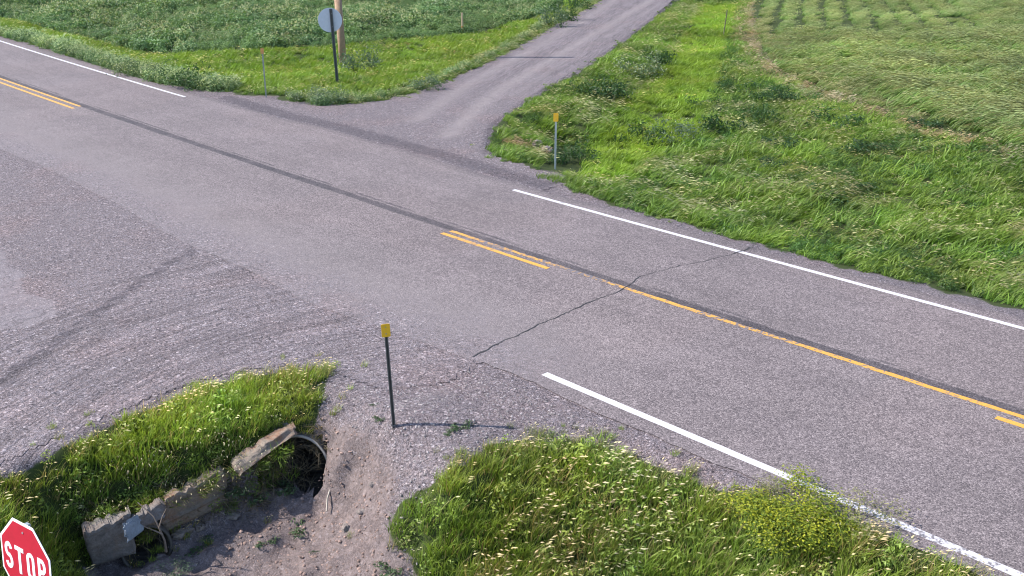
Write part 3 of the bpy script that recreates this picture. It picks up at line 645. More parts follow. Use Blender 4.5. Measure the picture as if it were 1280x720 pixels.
# ------------------------------------------------------------------ grass by the near roadside and over the culverts
def near_grass(name, label, pl, head_edge, base):
    p = fill(pl, 78, .02); p = p[seen(p)]
    e = fill(grow(pl, .7), 60); sd = sdf(e, pl); e = e[(sd > -.05) & (sd < .7) & (RNG.random(len(e)) < .8*np.exp(-np.maximum(sd, 0)/.22)) & (fbm(e[:, 0]*1.6, e[:, 1]*1.6) > .45) & (on_road(e) > .1)]; e = e[seen(e)]
    p = np.vstack([p, e]); n = len(p); d = -sdf(p, pl)
    nz = fbm(p[:, 0]*.9, p[:, 1]*.9); u = RNG.random(n)
    pick = RNG.integers(0, 4, n); hd_ = (u < .20+.22*(nz > .55)) ; pick[hd_] = RNG.integers(4, 7, hd_.sum())
    e = head_edge(p) & (RNG.random(n) < .45); pick[e] = RNG.integers(7, 9, e.sum())
    lf = (RNG.random(n) < .12+.14*(fbm(p[:, 0]*1.3+9, p[:, 1]*1.3) > .6)); pick[lf] = RNG.integers(9, 12, lf.sum())
    s = (.72+.5*fbm(p[:, 0]*1.1+3, p[:, 1]*1.1))*(.30+.25*smooth(-.35, 0, d)+.45*smooth(0, .45, d))*RNG.uniform(.75, 1.25, n)
    o = (d < .05) & (RNG.random(n) < .45); pick[o] = RNG.integers(7, 9, o.sum())
    return scatter(name, label, 'grass', 'near', p, pick, s, tints(p, base, .35, .8, .22), tilt=.02+.15*(fbm(p[:, 0]*.7+7, p[:, 1]*.7)))
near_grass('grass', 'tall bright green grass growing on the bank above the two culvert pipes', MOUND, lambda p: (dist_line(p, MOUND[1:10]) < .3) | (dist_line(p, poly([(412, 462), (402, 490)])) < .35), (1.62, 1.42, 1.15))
tan_top = poly([(612, 552), (650, 545), (709, 545), (752, 552), (799, 566), (840, 583), (900, 604), (960, 622), (1040, 645), (1190, 702)])
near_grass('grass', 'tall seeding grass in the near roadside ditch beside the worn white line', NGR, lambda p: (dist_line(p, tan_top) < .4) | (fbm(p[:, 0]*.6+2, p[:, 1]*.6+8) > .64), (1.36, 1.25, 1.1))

# ------------------------------------------------------------------ far verges and fields
def verge(name, label, pl, dens, base, amp, fn, sc_=1.):
    p = fill(pl, dens, 0.05); p = p[seen(p)]; p = p[sdf(p, HOLLOW) > 0]
    e = fill(grow(pl, .55), dens*.8); sd = sdf(e, pl); e = e[(sd > -.05) & (sd < .55) & (RNG.random(len(e)) < .55*np.exp(-np.maximum(sd, 0)/.2)) & (fbm(e[:, 0]*1.4, e[:, 1]*1.4) > .42) & (on_road(e) > .12)]; e = e[seen(e)]
    p = np.vstack([p, e]); n = len(p); d = -sdf(p, pl)
    pick, tb, s = fn(p, n, d)
    t = tints(p, base, amp, .45, .16)*tb
    scatter(name, label, 'grass', 'verge', p, pick, s*sc_*RNG.uniform(.8, 1.2, n)*(.3+.3*smooth(-.4, .1, d)+.4*smooth(0, .5, d)), t, tilt=.15+.35*fbm(p[:, 0]*.25, p[:, 1]*.5))
lime_r = poly([(690, 205), (712, 190), (745, 150), (790, 118), (830, 86), (858, 40), (880, 0), (918, 0), (905, 40), (893, 80), (880, 120), (858, 155), (812, 172), (780, 205), (735, 214)])
def fn_r(p, n, d):
    pick = RNG.integers(0, 4, n); nz = fbm(p[:, 0]*.35, p[:, 1]*.35); u = RNG.random(n)
    k = u < .2+.45*(nz > .54); pick[k] = RNG.integers(4, 7, k.sum())
    k = RNG.random(n) < .12+.55*(fbm(p[:, 0]*.6+5, p[:, 1]*.6) > .6); pick[k] = RNG.integers(7, 10, k.sum())
    fe = dist_line(p, FIELD_EDGE); k = (RNG.random(n) < smooth(1.6, .2, fe)*.85); pick[k] = RNG.integers(10, 12, k.sum())
    k = (RNG.random(n) < .75) & (dist_line(p, poly([(640, 176), (668, 178), (690, 186)])) < .35); pick[k] = RNG.integers(10, 12, k.sum())
    lm = smooth(.7, -.3, sdf(p, lime_r)); pick[(lm > .5) & (RNG.random(n) < .85)] = 1
    tb = np.c_[1+.4*lm, 1+.3*lm, 1-.1*lm]
    s = .5+.75*fbm(p[:, 0]*.6+3, p[:, 1]*.6)
    return pick, tb, s*(1-.18*lm)
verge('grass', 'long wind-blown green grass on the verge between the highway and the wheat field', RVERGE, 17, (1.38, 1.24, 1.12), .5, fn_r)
road_l = poly([(0, 45), (47, 57), (94, 72), (150, 91), (200, 104), (256, 111)])
def fn_l(p, n, d):
    pick = RNG.integers(0, 4, n); u = RNG.random(n); k = u < .10; pick[k] = RNG.integers(4, 7, k.sum())
    k = RNG.random(n) < .10; pick[k] = RNG.integers(7, 10, k.sum())
    k = RNG.random(n) < .015; pick[k] = RNG.integers(10, 12, k.sum())
    k = (dist_line(p, gl) < 1.) & (RNG.random(n) < .5); pick[k] = RNG.integers(4, 7, k.sum())
    lm = smooth(.3, 1.4, np.minimum(dist_line(p, gl), dist_line(p, road_l)))*(.5+.9*fbm(p[:, 0]*.3, p[:, 1]*.3+4))
    return pick, np.c_[1+.36*lm, 1+.26*lm, 1-.05*lm], .5+.45*fbm(p[:, 0]*.6+3, p[:, 1]*.6)
verge('grass', 'yellow-green mown grass strip around the round sign and utility pole', LVERGE, 15, (1.30, 1.19, 1.08), .25, fn_l)
p = fill(LVERGE, 26, 0.05); p = p[seen(p)]
wl = dist_line(p, road_l) < .9+.8*fbm(p[:, 0]*.5, p[:, 1]*.5)
wl |= (dist_line(p, poly([(369, 126), (400, 131), (440, 129)])) < 1.1*fbm(p[:, 0]*.9, p[:, 1]*.9)+.4)
wl |= ((dist_line(p, gl[:9]) < .9*fbm(p[:, 0]*.8, p[:, 1]*.8)+.1) & (dist_line(p, gl[:9]) > .3))
p = p[wl]; n = len(p); wsz = 1+.45*(dist_line(p, road_l) < 2)
scatter('roadside_weeds', 'grey-green flowering weeds lining the far shoulder and the gravel road edge', 'weeds', 'weeds', p, RNG.integers(0, 3, n), wsz*RNG.uniform(.5, 1.05, n)*(.45+.85*fbm(p[:, 0]*.7, p[:, 1]*.7)), tints(p, (1.1, 1.25, .95), .3, .6, .2))
# bean-like crop, left field
p = fill(CROP, 8, .1); p = p[seen(p)]; n = len(p)
hh = .55+.8*smooth(.25, .75, fbm(p[:, 0]*.45, p[:, 1]*.35, 3)); gapm = fbm(p[:, 0]*.55+30, p[:, 1]*.9+2, 3)
k = (gapm > .34) | (RNG.random(n) < .5); p, hh = p[k], hh[k]; n = len(p)
pick = RNG.integers(0, 4, n); k = RNG.random(n) < .15+.5*(fbm(p[:, 0]*.3+60, p[:, 1]*.5) > .57); pick[k] = RNG.integers(4, 6, k.sum())
scatter('crop_rows', 'dark green broadleaf crop covering the field left of the gravel road', 'crop', 'crop', p, pick, hh*RNG.uniform(.8, 1.2, n), tints(p, (1.42, 1.3, 1.15), .3, .4, .14), yaw=RNG.uniform(0, 6.28, n))
# wheat, right field, drilled in rows parallel to the gravel road
p = fill(WHEAT, 9, .05); p = p[seen(p)]; n = len(p)
ac = (p-GC)@gn; al = (p-GC)@gd
row = np.cos(ac*2*math.pi/1.35+.6*fbm(al*.2, ac*.1)); far = smooth(52, 60, p[:, 1])*smooth(36, 24, p[:, 0])
k = RNG.random(n) < 1-.97*far*smooth(-.1, .45, row); p = p[k]; n = len(p)
wv = fbm(p[:, 0]*.16+.35*p[:, 1], p[:, 1]*.55-p[:, 0]*.08, 3); fe = dist_line(p, FIELD_EDGE)
t = tints(p, (1.28, 1.13, 1.02), .25, .3, .12)*(1+.9*(wv[:, None]-.5))  # wind sheen put into the tint: paler and darker waves along the lean
dry = smooth(1.4, .1, fe)*(fbm(p[:, 0]*.5, p[:, 1]*.5) > .4); t = t*(1-dry[:, None])+dry[:, None]*np.array((1.55, 1.15, 1.25))
scatter('wheat', 'pale green wheat leaning in the wind across the field on the right', 'crop', 'wheat', p, RNG.integers(0, 4, n), (1-.5*far[k])*RNG.uniform(.7, 1.2, n)*(.7+.6*smooth(.3, .7, fbm(p[:, 0]*.9, p[:, 1]*1.3, 2)))*(1-.35*dry), t, tilt=(.1+.5*wv)*(1-far[k]), yaw=RNG.normal(0, .3, n)+.5*(wv-.5))

# ------------------------------------------------------------------ loose stones and dead grass in the ditch
pl = poly([(250, 470), (420, 420), (520, 440), (640, 478), (720, 520), (700, 550), (600, 560), (540, 600, -.2), (500, 640, -.6), (530, 720, -1.2), (260, 760, -1.6), (290, 640, -1.4), (420, 600, -1.), (400, 500), (380, 462), (300, 462)])
p = fill(pl, 460, 0); n = len(p); s = .008+.045*RNG.random(n)**5; dm = sdf(p, DITCH) < 0
tn = RNG.uniform(.45, 1.15, n)[:, None]*np.where(dm[:, None], (.92, .72, .62), (1., 1., 1.02))
s = np.where(dm, s*1.2, s)
scatter('loose_gravel', 'loose grey stones strewn over the gravel shoulder and dirt ditch', 'gravel', 'stones', p, RNG.integers(0, 4, n), s, tn, yaw=RNG.uniform(0, 6.28, n))
p = np.vstack([HW_L[:2]+hd*HWLEN*t-hn*u for t, u in zip(RNG.uniform(0, 1.02, 120), RNG.uniform(.05, .4, 120))]); n = len(p)
yaw = np.arctan2(hn[1], hn[0])+RNG.normal(0, .5, n)
scatter('dead_grass', 'dry straw-coloured grass hanging over the broken concrete by the pipes', 'grass', 'dry', p, RNG.integers(0, 2, n), RNG.uniform(.5, 1.0, n), tints(p, (.8, .8, .8), .3), yaw=yaw, tilt=RNG.uniform(.3, 1.3, n))

tq = RNG.uniform(-.03, .93, 260); tq = tq[(fbm(tq*5.5, tq*0+2., 2) > .5) | (RNG.random(260) < .12)]; uq = RNG.uniform(-.02, .60, len(tq))
p = HW_L[:2]+np.outer(tq*HWLEN, hd)-np.outer(uq, hn); n = len(p)
scatter('overhanging_grass', 'green and dead grass hanging over the top of the broken concrete headwall', 'grass', 'near', p, RNG.choice([0, 1, 2, 3, 7, 8, 7, 8, 9, 10], n), RNG.uniform(.3, .8, n), tints(p, (1.15, 1.1, 1.), .3, 1.), yaw=np.arctan2(hn[1], hn[0])+RNG.normal(0, .4, n), tilt=RNG.uniform(.2, 1.1, n), z=np.where(uq > .12, height(p), np.maximum(-.82+.34*tq+RNG.uniform(-.15, .03, n), height(p)-.02)))

# ------------------------------------------------------------------ bushes and single weeds
def bush_mesh(n, rad, hgt, ll, lw, lo, hi, clumps=9, fl=0, fc=(.5, .5, .4)):
    b = Blades(); cc = [rg.uniform(-.75, .75, 3)*(rad, rad, .5*hgt)+(0, 0, .5*hgt) for i in range(clumps)]
    st = Blades()
    for q in cc:
        st.strip(np.array((q[0]*.2, q[1]*.2, -.05)), unit((q[0], q[1], q[2]+.2)), unit((q[0]+.01, q[1], 0)), np.linalg.norm(q)*1.15, .12, .018, unit((q[1]+.01, -q[0], 0)), np.array((.06, .06, .025)), np.array((.09, .10, .03)))
    for i in range(n):
        q0 = cc[rg.integers(clumps)]; d = unit(rg.normal(size=3)); r = rg.random()**.45; p = q0+d*r*(rad*.42, rad*.42, hgt*.36); p[2] = max(p[2], .02)
        nr = unit(d+rg.normal(size=3)*.6+(0, 0, .5)); k = rg.random()
        b.leaf(p, nr, unit(np.cross(nr, rg.normal(size=3))), ll*rg.uniform(.6, 1.3), lw*rg.uniform(.6, 1.3), np.array(lo)*(1-k)+np.array(hi)*k)
    for i in range(fl):
        q0 = cc[rg.integers(clumps)]; d = unit(rg.normal(size=3)+(0, 0, .7)); p = q0+d*(rad*.4, rad*.4, hgt*.36)
        for j in range(4): b.leaf(p+rg.normal(size=3)*.02, unit(rg.normal(size=3)+(0, 0, 1)), unit(rg.normal(size=3)), .03, .03, np.array(fc))
    return b.mesh('foliage', M['shrub']), st.mesh('stem', M['shrub'])
BK = dict(dark=bush_mesh(520, 1, .75, .16, .055, (.016, .042, .012), (.050, .105, .028)),
          dark2=bush_mesh(480, 1, .8, .18, .05, (.018, .05, .014), (.06, .125, .03), 12),
          grey=bush_mesh(620, 1, .75, .12, .045, (.055, .095, .050), (.13, .18, .11), 12, 20),
          pale=bush_mesh(520, 1, .7, .12, .045, (.07, .11, .05), (.16, .21, .12), 12, 60, (.55, .55, .42)),
          weed=bush_mesh(150, 1, .7, .30, .11, (.04, .07, .03), (.09, .14, .06), 7))
def bush(name, kind_, x, y, rad, hs, label, cat='weed', group=None, rz=None, z0=0.):
    q = at_ground(x, y, z0); r = empty(name, q, rg.uniform(0, 6.28) if rz is None else rz)
    if cat == 'weed' and rad > .42: rad *= 1.25; hs *= 1.35
    for nm, me in zip(('foliage', 'stem'), BK[kind_]):
        o = link(nm, me, r); o.scale = (rad, rad, rad*hs)
    return tag(r, label, cat, group)
GB = 'dark weeds standing in the far right verge'
for kd, x, y, r_, h_, lb in [
    ('dark', 757, 128, .95, .8, 'broad dark weed clump in the verge above the white far delineator post'),
    ('dark2', 735, 120, .6, .9, 'smaller dark weed at the left end of the broad clump near the gravel road'),
    ('pale', 803, 95, .9, .8, 'pale-flowered bushy weed on the gravel road verge right of the pole shadow'),
    ('dark', 822, 82, .7, .9, 'dark weed just behind the pale-flowered bushy weed by the gravel road'),
    ('dark2', 917, 117, .75, .55, 'farthest dark tuft in the verge, beside the lime green strip'),
    ('dark', 976, 129, .85, .55, 'dark tuft below the dry brown streak at the wheat corner'),
    ('dark2', 878, 136, .6, .6, 'dark tuft at the right edge of the lime green strip'),
    ('dark', 905, 142, .45, .6, 'small dark tuft in a pair with the one at the lime strip edge'),
    ('dark', 897, 164, .75, .7, 'upright dark weed in mid verge below the pair of tufts'),
    ('dark2', 949, 153, .6, .8, 'bushy green weed right of the upright dark weed in mid verge'),
    ('dark2', 803, 178, .7, .7, 'dark leafy weed in the verge nearest the far delineator post on its right'),
    ('grey', 852, 175, .8, .6, 'grey-green weed right of the dark leafy weed in mid verge'),
    ('dark', 981, 186, .65, .5, 'low dark tuft in the open middle of the right verge'),
    ('dark', 1085, 191, .7, .5, 'low dark tuft below the middle of the dry field edge'),
    ('dark2', 1038, 160, .9, .5, 'wide dark weed patch below the dry field edge'),
    ('dark', 1160, 160, .6, .45, 'dark tuft lying right on the dry edge of the wheat field'),
    ('dark2', 1052, 248, .7, .4, 'dark flattened tuft nearest the highway in the right verge'),
    ('dark', 965, 210, .55, .4, 'small flattened dark tuft between the mid verge and the highway'),
    ('dark', 706, 205, .55, .75, 'dark weeds added for the shade in the hollow right behind the far delineator post'),  # added dark leaves stand in for the shadow inside the hollow
    ('dark2', 725, 200, .55, .8, 'dark weed filling the right side of the hollow by the far delineator')]:
    bush('weed_clump', kd, x, y, r_, h_, lb, 'weed', GB)
GL_ = 'weeds along the far left verge'
for kd, x, y, r_, h_, lb in [
    ('grey', 446, 90, .95, .85, 'grey-green bush at the foot of the wooden utility pole'),
    ('dark2', 236, 109, .85, .75, 'dark bushy weed beside the end of the far left white line'),
    ('pale', 180, 93, .9, .6, 'pale-flowered weed left of the dark bushy weed by the white line'),
    ('pale', 385, 126, .7, .6, 'pale weed at the gravel road corner below the round sign, left one'),
    ('grey', 408, 129, .7, .55, 'grey weed below the post of the round sign at the gravel corner'),
    ('grey', 688, 33, .9, 1.0, 'tall weed at the left gravel road edge casting a shadow stripe'),
    ('dark2', 702, 25, .75, 1.1, 'second tall weed on the left gravel road edge, farther up'),
    ('dark2', 724, 12, .8, 1.0, 'farthest tall weed on the left gravel road edge'),
    ('grey', 530, 112, .7, .6, 'low grey weed where the gravel road flares at the left')]:
    bush('weed_clump', kd, x, y, r_, h_, lb, 'weed', GL_)
for kd, x, y, r_, h_, z0, lb in [
    ('weed', 578, 537, .20, .7, 0, 'small green weed lying across the near delineator shadow'),
    ('weed', 562, 542, .10, .6, 0, 'tiny sprig just left of the weed on the delineator shadow'),
    ('weed', 474, 524, .11, .7, 0, 'tiny weed on the gravel left of the near delineator post'),
    ('weed', 468, 506, .08, .6, 0, 'tiniest sprig on the gravel, uphill of the weed by the near post'),
    ('weed', 362, 612, .24, .9, -1.2, 'leafy dark weed growing in front of the larger pipe opening'),
    ('weed', 370, 662, .26, .5, -1.4, 'low weed in the middle of the shaded ditch floor'),
    ('weed', 335, 680, .2, .5, -1.5, 'low weed left of the middle weed on the ditch floor'),
    ('weed', 250, 685, .26, .6, -1.5, 'dark weed on the ditch floor below the middle concrete slab'),
    ('weed', 300, 632, .28, .8, -1.3, 'dark weed tuft in the gap between middle slab and larger pipe'),
    ('weed', 322, 622, .22, .9, -1.3, 'dark weed at the left foot of the larger pipe'),
    ('weed', 398, 690, .12, .7, -1.4, 'little bright sprig at the shadow edge on the ditch floor'),
    ('weed', 488, 712, .22, .6, -1.1, 'pale weed at the foot of the sunlit dirt bank'),
    ('grey', 222, 716, .32, .6, -1.6, 'silvery weed at the bottom of the ditch before the smaller pipe')]:
    bush('weed', kd, x, y, r_, h_, lb, 'weed', 'single weeds on gravel and ditch floor', z0=z0)
# yellow-green shrub leaning over the near white line, and the thin dry one beside it
BK['yellow'] = bush_mesh(8000, 1, .8, .066, .030, (.07, .13, .012), (.35, .355, .022), 30)
BK['wispy'] = bush_mesh(700, 1, .7, .09, .032, (.16, .17, .07), (.30, .27, .15), 12)
bush('shrub', 'yellow', 985, 650, .76, .50, 'rounded yellow-green shrub crowding the near white edge line', 'shrub', rz=.3)
bush('shrub', 'wispy', 968, 618, .30, 1.1, 'thin wispy green shrub tip touching the white line behind the yellow shrub', 'shrub')
bush('shrub', 'wispy', 1070, 650, .66, .62, 'sparse dry brownish shrub over the worn white line right of the yellow one', 'shrub')

# ------------------------------------------------------------------ posts and signs
def u_channel(mb, x, y, z0, z1, wd=.05, dp=.03, th=.006):
    mb.box((x, y, (z0+z1)/2), (wd*.5, th, z1-z0))
    for sx in (-1, 1):
        mb.box((x+sx*(wd*.25+th*.3), y-dp/2, (z0+z1)/2), (th, dp+th, z1-z0)); mb.box((x+sx*(wd*.40), y-dp, (z0+z1)/2), (wd*.2, th*.9, z1-z0-.002))
def delineator(x, y, ytop, label, mat, plate=True, rz=0., lean=0., pm='reflector', pw=.125, ph=.20):
    q = at_ground(x, y); r = empty('delineator_post', q, rz); r.rotation_euler = (0, lean, rz)
    d = (q[1]*CP+(CAMH-q[2])*SP); hgt = (y-ytop)/F*d/CP*1.0; 
    # exact height of the plate top above the ground
    ray = P(x, ytop, 0.)-np.array([0, 0, CAMH]); k = q[1]/ray[1]; hgt = CAMH+ray[2]*k-q[2]
    mb = MB(); u_channel(mb, 0, 0, -.35, hgt-.02); mb.build('post', mat, r)
    if plate:
        mb = MB(); n = 5; c_ = .018; pts = []
        for sx, sz, a0 in ((1, 1, 0), (-1, 1, 90), (-1, -1, 180), (1, -1, 270)):
            for j in range(n): a = R(a0+90*j/(n-1)); pts.append((sx*(pw/2-c_)+c_*math.cos(a), hgt-ph/2+sz*(ph/2-c_)+c_*math.sin(a)))
        mb.prism(pts, -.046, -.040); o = mb.build('reflector', M[pm], r)
        for dz in (.05, -.05): mb = MB(); mb.cyl((0, -.046, hgt-ph/2+dz), (0, -.051, hgt-ph/2+dz), .009, n=10); mb.build('bolt', M['steel'], o)
    return tag(r, label, 'post', 'delineator posts along the highway')
delineator(492, 531, 403, 'nearest delineator, dark steel post with yellow plate on the gravel shoulder', M['dark_steel'], lean=-.035, rz=.25)
delineator(694, 211, 141, 'pale grey delineator post with yellow plate by the hollow beyond the highway', M['pale_steel'], rz=-.1, pw=.14, ph=.24)
delineator(333, 122, 60, 'faint delineator post with orange top in the left verge', M['steel'], pm='orange', pw=.12, ph=.2)
# round sign seen from the back
q = at_ground(422, 105); r = empty('road_sign', q); ray = P(419, 25, 0.)-np.array([0, 0, CAMH]); hc = CAMH+ray[2]*q[1]/ray[1]-q[2]; rad = 13.3*q[1]/CP/F*1.02
mb = MB(); u_channel(mb, 0, 0, -.4, hc+rad*.93, .12, .06, .01); o = mb.build('post', M['dark_steel'], r)
mb = MB(); mb.cyl((-.07, .012, hc), (-.07, .020, hc), rad, n=48); o = mb.build('sign_plate', M['alu'], r)
for dz in (.25, -.25): mb = MB(); mb.cyl((0, .008, hc+dz), (0, -.012, hc+dz), .014, n=8); mb.build('bolt', M['steel'], r)
r.rotation_euler = (0, -.03, .12); tag(r, 'round sign seen from its grey back on a dark post', 'sign')
# utility pole
q = at_ground(429, 80); r = empty('utility_pole', q); r.rotation_euler = (0, -.025, 0)
mb = MB(); 
for a, b, r0, r1 in ((-.6, 3, .175, .165), (3, 10.2, .165, .13)): mb.cyl((0, 0, a), (0, 0, b), r0, r1, 20)
mb.build('pole', M['wood'], r, sm=True)
mb = MB(); mb.box((0, -.06, 1.6), (.055, .02, 3.)); mb.cyl((-.1, -.10, -.3), (-.1, -.10, 9), .012, n=6); mb.build('ground_wire', M['dark_steel'], r)
tag(r, 'brown wooden utility pole rising out of view behind the round sign', 'pole')
# survey stakes
def stake(x, y, ytop, label, mat, lean=(0, 0), wdt=.06, top=None):
    q = at_ground(x, y); ray = P(x, ytop, 0.)-np.array([0, 0, CAMH]); h = CAMH+ray[2]*q[1]/ray[1]-q[2]
    r = empty('stake', q); r.rotation_euler = (lean[0], lean[1], .3)
    mb = MB(); mb.box((0, 0, h/2-.15), (wdt, wdt*.5, h+.3)); mb.build('stick', mat, r, bevel=.004)
    if top: mb = MB(); mb.box((0, 0, top[0]*h), (wdt*1.15, wdt*.62, top[1]*h)); mb.build('painted_band', M['orange'], r)
    return tag(r, label, 'stake')
stake(578, 42, 16, 'pale wooden survey stake at the crop edge with orange-red base', M['stake'], top=(.22, .3), wdt=.10)
stake(904, 46, 12, 'thin brown leaning stake at the corner of the wheat field', M['bark'], lean=(0, .09), wdt=.05)

# STOP sign facing right, seen from above at the lower left
q = np.array([-4.178, 7.477, 1.955]); yaw = -.6186; gz0 = height([q[:2]])[0]
r = empty('stop_sign', (q[0], q[1], gz0)); 
r.rotation_euler = (Matrix.Rotation(yaw, 4, 'Z') @ Matrix.Rotation(-.116, 4, 'X') @ Matrix.Rotation(-.042, 4, 'Y')).to_euler()
inv = (Matrix.Rotation(yaw, 4, 'Z') @ Matrix.Rotation(-.116, 4, 'X') @ Matrix.Rotation(-.042, 4, 'Y')).to_3x3().inverted()
ctr = inv @ Vector((0, 0, q[2]-gz0)); CX, CY, CZ = ctr
oct_ = lambda w_: [(CX+w_/2/math.cos(R(22.5))*math.cos(R(22.5+45*i)), CZ+w_/2/math.cos(R(22.5))*math.sin(R(22.5+45*i))) for i in range(8)]
W_ = .762
mb = MB(); mb.prism(oct_(W_), CY-.001, CY+.003); plate = mb.build('sign_plate', M['sign_white'], r)
mb = MB(); mb.prism(oct_(W_-.05), CY-.004, CY-.0015); mb.build('red_face', M['red'], plate)
def ribbon(mb, pts, wd, y0, y1):
    pts = [Vector(p) for p in pts]; L = []; Rr = []
    for i, p_ in enumerate(pts):
        d = (pts[min(i+1, len(pts)-1)]-pts[max(i-1, 0)]).normalized(); n = Vector((-d.y, d.x))*wd/2; L.append(p_+n); Rr.append(p_-n)
    for i in range(len(pts)-1): mb.prism([L[i], Rr[i], Rr[i+1], L[i+1]], y0, y1)
def arc(cx, cz, rx, rz, a0, a1, n=14): return [(cx+rx*math.cos(R(a0+(a1-a0)*i/n)), cz+rz*math.sin(R(a0+(a1-a0)*i/n))) for i in range(n+1)]
mb = MB(); lh, lw, sw = .254, .118, .038; y0, y1 = CY-.0065, CY-.004
xs = [CX-.255, CX-.085, CX+.085, CX+.255]; hw_ = lw/2-sw/2; hh_ = lh/2-sw/2; z = CZ
x = xs[0]; rz_ = hh_/2
ribbon(mb, arc(x, z+rz_, hw_, rz_, 15, 90, 6)[0:]+arc(x, z+rz_, hw_, rz_, 90, 270)[1:]+arc(x, z-rz_, hw_, rz_, 90, -90)[1:]+arc(x, z-rz_, hw_, rz_, -90, -165, 6)[1:], sw, y0, y1)
x = xs[1]; mb.prism([(x-lw/2-.008, z+lh/2), (x+lw/2+.008, z+lh/2), (x+lw/2+.008, z+lh/2-sw), (x-lw/2-.008, z+lh/2-sw)], y0, y1); mb.prism([(x-sw/2, z+lh/2-sw), (x+sw/2, z+lh/2-sw), (x+sw/2, z-lh/2), (x-sw/2, z-lh/2)], y0, y1)
x = xs[2]; o1, i1 = [], []
for sx, sz, a0 in ((1, 1, 0), (-1, 1, 90), (-1, -1, 180), (1, -1, 270)):
    for j in range(7):
        a = R(a0+15*j); rr = lw/2; o1.append((x+rr*math.cos(a), z+sz*(lh/2-rr)+rr*math.sin(a))); ri = rr-sw; i1.append((x+ri*math.cos(a), z+sz*(lh/2-rr)+ri*math.sin(a)))
mb.ring(o1, i1, y0, y1)
x = xs[3]; mb.prism([(x-lw/2, z+lh/2), (x-lw/2+sw, z+lh/2), (x-lw/2+sw, z-lh/2), (x-lw/2, z-lh/2)], y0, y1)
rb = .072; bz = z+lh/2-rb
ribbon(mb, [(x-lw/2+sw, z+lh/2-sw/2), (x, z+lh/2-sw/2)]+arc(x, bz, lw/2-sw/2, rb-sw/2, 90, -90)[1:]+[(x-lw/2+sw, bz-rb+sw/2)], sw, y0, y1)
mb.build('lettering', M['sign_white'], plate)
for dz in (.29, -.29): mb = MB(); mb.cyl((CX, CY-.004, CZ+dz), (CX, CY-.010, CZ+dz), .009, n=10); mb.build('bolt', M['steel'], plate)
mb = MB(); mb.box((CX, CY+.035, (CZ+.36-.5)/2), (.06, .05, CZ+.36+.5)); mb.build('post', M['steel'], r, bevel=.006)
tag(r, 'red octagonal STOP sign with white border at the lower left corner', 'sign')

# ------------------------------------------------------------------ culvert pipes and broken headwall
def culvert(pp, label, mitre):
    r = empty('culvert_pipe', pp['c'])
    ax = np.array([*pp['ax'], 0.]); sd = np.array([-ax[1], ax[0], 0.]); up = Zup; n, m = 40, 150
    V = []; th = .018
    for inner in (0, 1):
        for i in range(m):
            a = -(i/(m-1))*pp['L']
            for j in range(n):
                t = 2*math.pi*j/n; zz = math.sin(t); rr = pp['r']+.014*math.sin(a*2*math.pi/.11)-(th if inner else 0)
                off = -mitre*(zz+1)/2*max(0, 1+a/1.2)
                V.append(ax*(a+off)+sd*rr*math.cos(t)+up*rr*zz)
    F_ = []; B = n*m
    for i in range(m-1):
        for j in range(n):
            k = (j+1) % n; F_.append((i*n+j, i*n+k, (i+1)*n+k, (i+1)*n+j)); F_.append((B+i*n+j, B+(i+1)*n+j, B+(i+1)*n+k, B+i*n+k))
    F_.append([B+(m-1)*n+j for j in range(n)][::-1])
    link('pipe', mesh_np('pipe', V, F_, [M['pipe']], None, True), r)
    V = []; F_ = []; q = 8
    for j in range(n):
        t = 2*math.pi*j/n; zz = math.sin(t); c0 = ax*(-mitre*(zz+1)/2)+sd*(pp['r']-.006)*math.cos(t)+up*(pp['r']-.006)*zz; e = sd*math.cos(t)+up*zz
        for k in range(q): u = 2*math.pi*k/q; V.append(c0+.022*(e*math.cos(u)+ax*math.sin(u)))
    for j in range(n):
        for k in range(q): F_.append((j*q+k, ((j+1) % n)*q+k, ((j+1) % n)*q+(k+1) % q, j*q+(k+1) % q))
    link('rim', mesh_np('rim', V, F_, [M['rim'] if mitre > .3 else M['pipe']], None, True), r)
    return tag(r, label, 'culvert pipe')
culvert(PIPE_A, 'larger corrugated culvert pipe with pale rim at the right end of the wall', .45)
culvert(PIPE_B, 'smaller dark culvert pipe half buried near the stop sign', .10)
